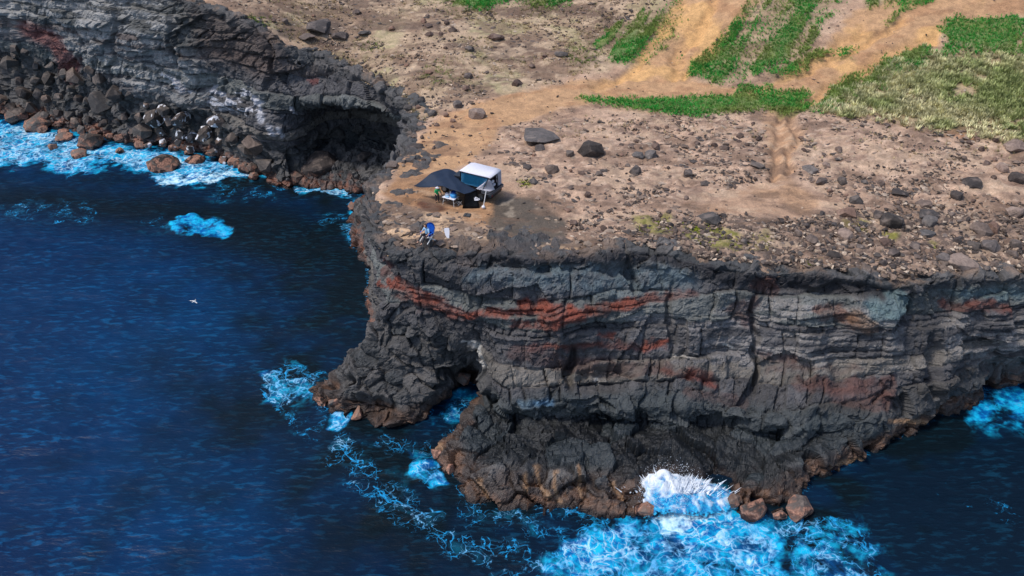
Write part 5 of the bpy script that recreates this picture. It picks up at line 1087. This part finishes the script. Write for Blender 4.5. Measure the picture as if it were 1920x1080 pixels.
# ---- people: one closed skin grown over a posed skeleton, clothes as their own layers
def grow(name, chains, mat, parent, vox=.022):
    bm = bmesh.new()
    for pts in chains:
        for (a, ra), (b, rb) in zip(pts[:-1], pts[1:]):
            tube(bm, a, b, ra, rb, 10)
        for a, ra in pts: ball(bm, a, ra, (1, 1, 1), 2)
    o = bm_obj(name, bm, mat, parent, True)
    m = o.modifiers.new('skin', 'REMESH'); m.mode = 'VOXEL'; m.voxel_size = vox; m.use_smooth_shade = True
    s = o.modifiers.new('smooth', 'SMOOTH'); s.factor = .5; s.iterations = 3
    return o
def person(loc, rz, label, J, shirt, trousers, hat=None, hat_mat=None, scale=1.0):
    t = tag(empty('person', loc, rz), label, 'person'); t.scale = (scale,) * 3
    V_ = lambda k_: Vector(J[k_]); hd = V_('head'); nk = V_('neck'); pel = V_('pelvis')
    face = Vector(J.get('face', (0, -1, 0))).normalized(); side_ = face.cross(Vector((0, 0, 1))).normalized(); up = (hd - nk).normalized()
    ch = [[(pel, .13), ((pel + nk) / 2, .125), (nk - up * .06, .13), (nk, .055), (hd - up * .04, .085)], [(hd - up * .05 + face * .02, .085), (hd + up * .05, .098)], [(hd + face * .09 - up * .01, .02), (hd + face * .11 - up * .035, .022)]]
    for s in (-1, 1):
        ch.append([(hd + side_ * s * .098, .022), (hd + side_ * s * .1 - up * .03, .018)])
    for s in 'LR':
        sh, el, wr = V_('sh' + s), V_('el' + s), V_('wr' + s); hp, kn, an, to = V_('hip' + s), V_('kn' + s), V_('an' + s), V_('toe' + s)
        ch += [[(nk - up * .05, .07), (sh, .062), (el, .045), (wr, .032)], [(hp, .095), (kn, .06), (an, .042), (to, .035)]]
        d = (wr - el).normalized(); sd_ = d.cross(face).normalized() if d.cross(face).length > .1 else side_; palm = wr + d * .06
        ch.append([(wr, .03), (palm, .036)])
        for i, l in enumerate((.07, .085, .08, .065)):
            b = palm + sd_ * (i - 1.5) * .021; mid = b + d * l * .55; ch.append([(b, .011), (mid, .010), (mid + (d - .5 * face.cross(sd_)).normalized() * l * .45, .009)])
        ch.append([(wr + d * .03 + sd_ * .03, .012), (wr + d * .07 + sd_ * .062, .011), (wr + d * .1 + sd_ * .064, .01)])
    body = grow('body', ch, 'skin', t, .014)
    ctop = [[(pel + up * .02, .15), ((pel + nk) / 2, .148), (nk - up * .07, .15)]]
    for s in 'LR': ctop.append([(nk - up * .07, .09), (V_('sh' + s), .08), (V_('sh' + s).lerp(V_('el' + s), .75), .064)])
    grow('shirt', ctop, shirt, t)
    cb = [[(pel + up * .05, .145), (pel, .145)]]
    for s in 'LR': cb.append([(pel, .12), (V_('hip' + s), .11), (V_('kn' + s), .075), (V_('kn' + s).lerp(V_('an' + s), .85), .06)])
    grow('trousers', cb, trousers, t)
    for s in 'LR': grow('shoe', [[(V_('an' + s) - Vector((0, 0, .03)), .05), (V_('toe' + s), .045)]], 'rubber', t)
    bm = bmesh.new(); ball(bm, hd + up * .045 - face * .025, .112, (1, 1, .95), 3); bm_obj('hair', bm, 'dark_hair', t, True)
    for s in (-1, 1):
        bm = bmesh.new(); ball(bm, hd + face * .088 + side_ * s * .035 + up * .005, .013, (1, 1, 1), 1); bm_obj('eye', bm, 'dark_hair', t)
    if hat:
        bm = bmesh.new(); ball(bm, hd + up * .075, .118, (1, 1, .75), 3); m = Matrix.Translation(hd + up * .07); bmesh.ops.create_cone(bm, cap_ends=True, segments=20, radius1=.2, radius2=.17, depth=.02, matrix=m); bm_obj('hat', bm, hat_mat, t, True)
    return t
stand = dict(pelvis=(0, 0, .88), neck=(0, -.12, 1.38), head=(0, -.18, 1.55), face=(.2, -1, -.35), shL=(-.18, -.11, 1.33), elL=(-.27, -.2, 1.08), wrL=(-.2, -.42, 1.0), shR=(.18, -.11, 1.33), elR=(.27, -.22, 1.08), wrR=(.18, -.45, 1.0),
   hipL=(-.1, 0, .84), knL=(-.11, -.04, .47), anL=(-.12, .02, .09), toeL=(-.13, -.15, .045), hipR=(.1, 0, .84), knR=(.11, -.06, .47), anR=(.12, 0, .09), toeR=(.14, -.17, .045))
p_ = P(820, 380, GZ); person((p_[0], p_[1], floor_at(p_[0], p_[1])), math.radians(25), 'person in green shirt and pale hat standing beside the awning pole and table', stand, 'green_cloth', 'dark_trousers', True, 'white_fabric', .95)
# the sitter at the cliff edge
q_ = Vector(P(804, 461, GZ)); cz = floor_at(q_.x - .1, q_.y + .1); cr_ = math.radians(-38)
cl = (q_.x - .1, q_.y + .1, cz); camp_chair('camp_chair', cl, cr_, 'bright blue camp chair with white legs holding a sitter at the cliff edge', 'blue_fabric', 'white_metal', 1.3)
sit = dict(pelvis=(0, .04, .54), neck=(0, -.02, 1.02), head=(0, -.1, 1.2), face=(0, -1, -.25), shL=(-.19, -.03, .98), elL=(-.32, -.12, .74), wrL=(-.3, -.24, .68), shR=(.19, -.03, .98), elR=(.32, -.14, .74), wrR=(.24, -.26, .62),
   hipL=(-.1, .1, .54), knL=(-.17, -.36, .56), anL=(-.24, -.72, .12), toeL=(-.26, -.88, .06), hipR=(.1, .1, .54), knR=(.15, -.36, .56), anR=(.14, -.76, .12), toeR=(.15, -.92, .06))
person(cl, cr_, 'person in pale blue shirt sitting in the blue chair near the cliff edge', sit, 'pale_blue_cloth', 'dark_trousers', None, None, 1.15)
rod_o = tag(empty('fishing_rod', (0, 0, 0)), 'thin pale fishing rod lying on dark rock between chair and white board', 'rod')
ra, rb = Vector(P(823, 429, GZ)), Vector(P(833, 439, GZ)); ra.z = floor_at(ra.x, ra.y) + .05; rb.z = floor_at(rb.x, rb.y) + .05
rod('shaft', ra, rb, .03, 'rope', rod_o, .012); rod('grip', ra, ra.lerp(rb, .2), .045, 'wood', rod_o)
# white board standing on its point
wb = Vector(P(839, 448, GZ)); wb.z = floor_at(wb.x, wb.y)
bm = bmesh.new(); pts = [(-.21, .86), (-.16, .9), (.16, .9), (.22, .84), (.2, .45), (.15, .02), (.1, -.02), (-.03, .06), (-.15, .28), (-.21, .55)]
hull(bm, pts, -.03, .03); bmesh.ops.bevel(bm, geom=list(bm.edges), offset=.012, segments=2, affect='EDGES', clamp_overlap=True)
o = bm_obj('bodyboard', bm, 'white_plastic'); o.location = wb; o.rotation_euler = (math.radians(-32), 0, math.radians(8)); tag(o, 'white rounded board standing on its pointed end on dark rock', 'board')
# dark mat with a lighter strap on the sand
mt = Vector(P(876, 405, GZ)); mt.z = floor_at(mt.x, mt.y)
mat_o = tag(empty('storage_lid', mt, math.radians(-12)), 'dark grey lid lying flat on the sand in front of the camp', 'lid')
bm = bmesh.new(); box(bm, (0, 0, .05), (.62, .62, .09), None, .04); bm_obj('panel', bm, 'slate', mat_o)
bm = bmesh.new(); box(bm, (-.08, 0, .1), (.05, .6, .02), None, .005); bm_obj('strap', bm, 'black_fabric', mat_o)
# seabird gliding low over the water
sb = tag(empty('seabird', P(364, 565, 1.4), math.radians(60)), 'white seabird gliding low over the open blue water', 'bird'); sb.scale = (1.0,) * 3
bm = bmesh.new(); ball(bm, (0, 0, 0), .09, (2.1, .8, .75), 3); ball(bm, (.2, 0, .04), .055, (1.2, .9, .9), 2); tube(bm, (-.14, 0, .0), (-.3, 0, .01), .06, .015); bm_obj('body', bm, 'white_feather', sb, True)
for s_ in (-1, 1):
    panel('wing', [(.08, s_ * .05, .03), (-.08, s_ * .05, .03), (-.16, s_ * .5, .0), (-.06, s_ * .52, .0)] if s_ > 0 else [(-.08, s_ * .05, .03), (.08, s_ * .05, .03), (-.06, s_ * .52, .0), (-.16, s_ * .5, .0)], 'white_feather', sb, .012, .03)
rod('beak', (.25, 0, .035), (.33, 0, .025), .014, 'beak', sb, .003)
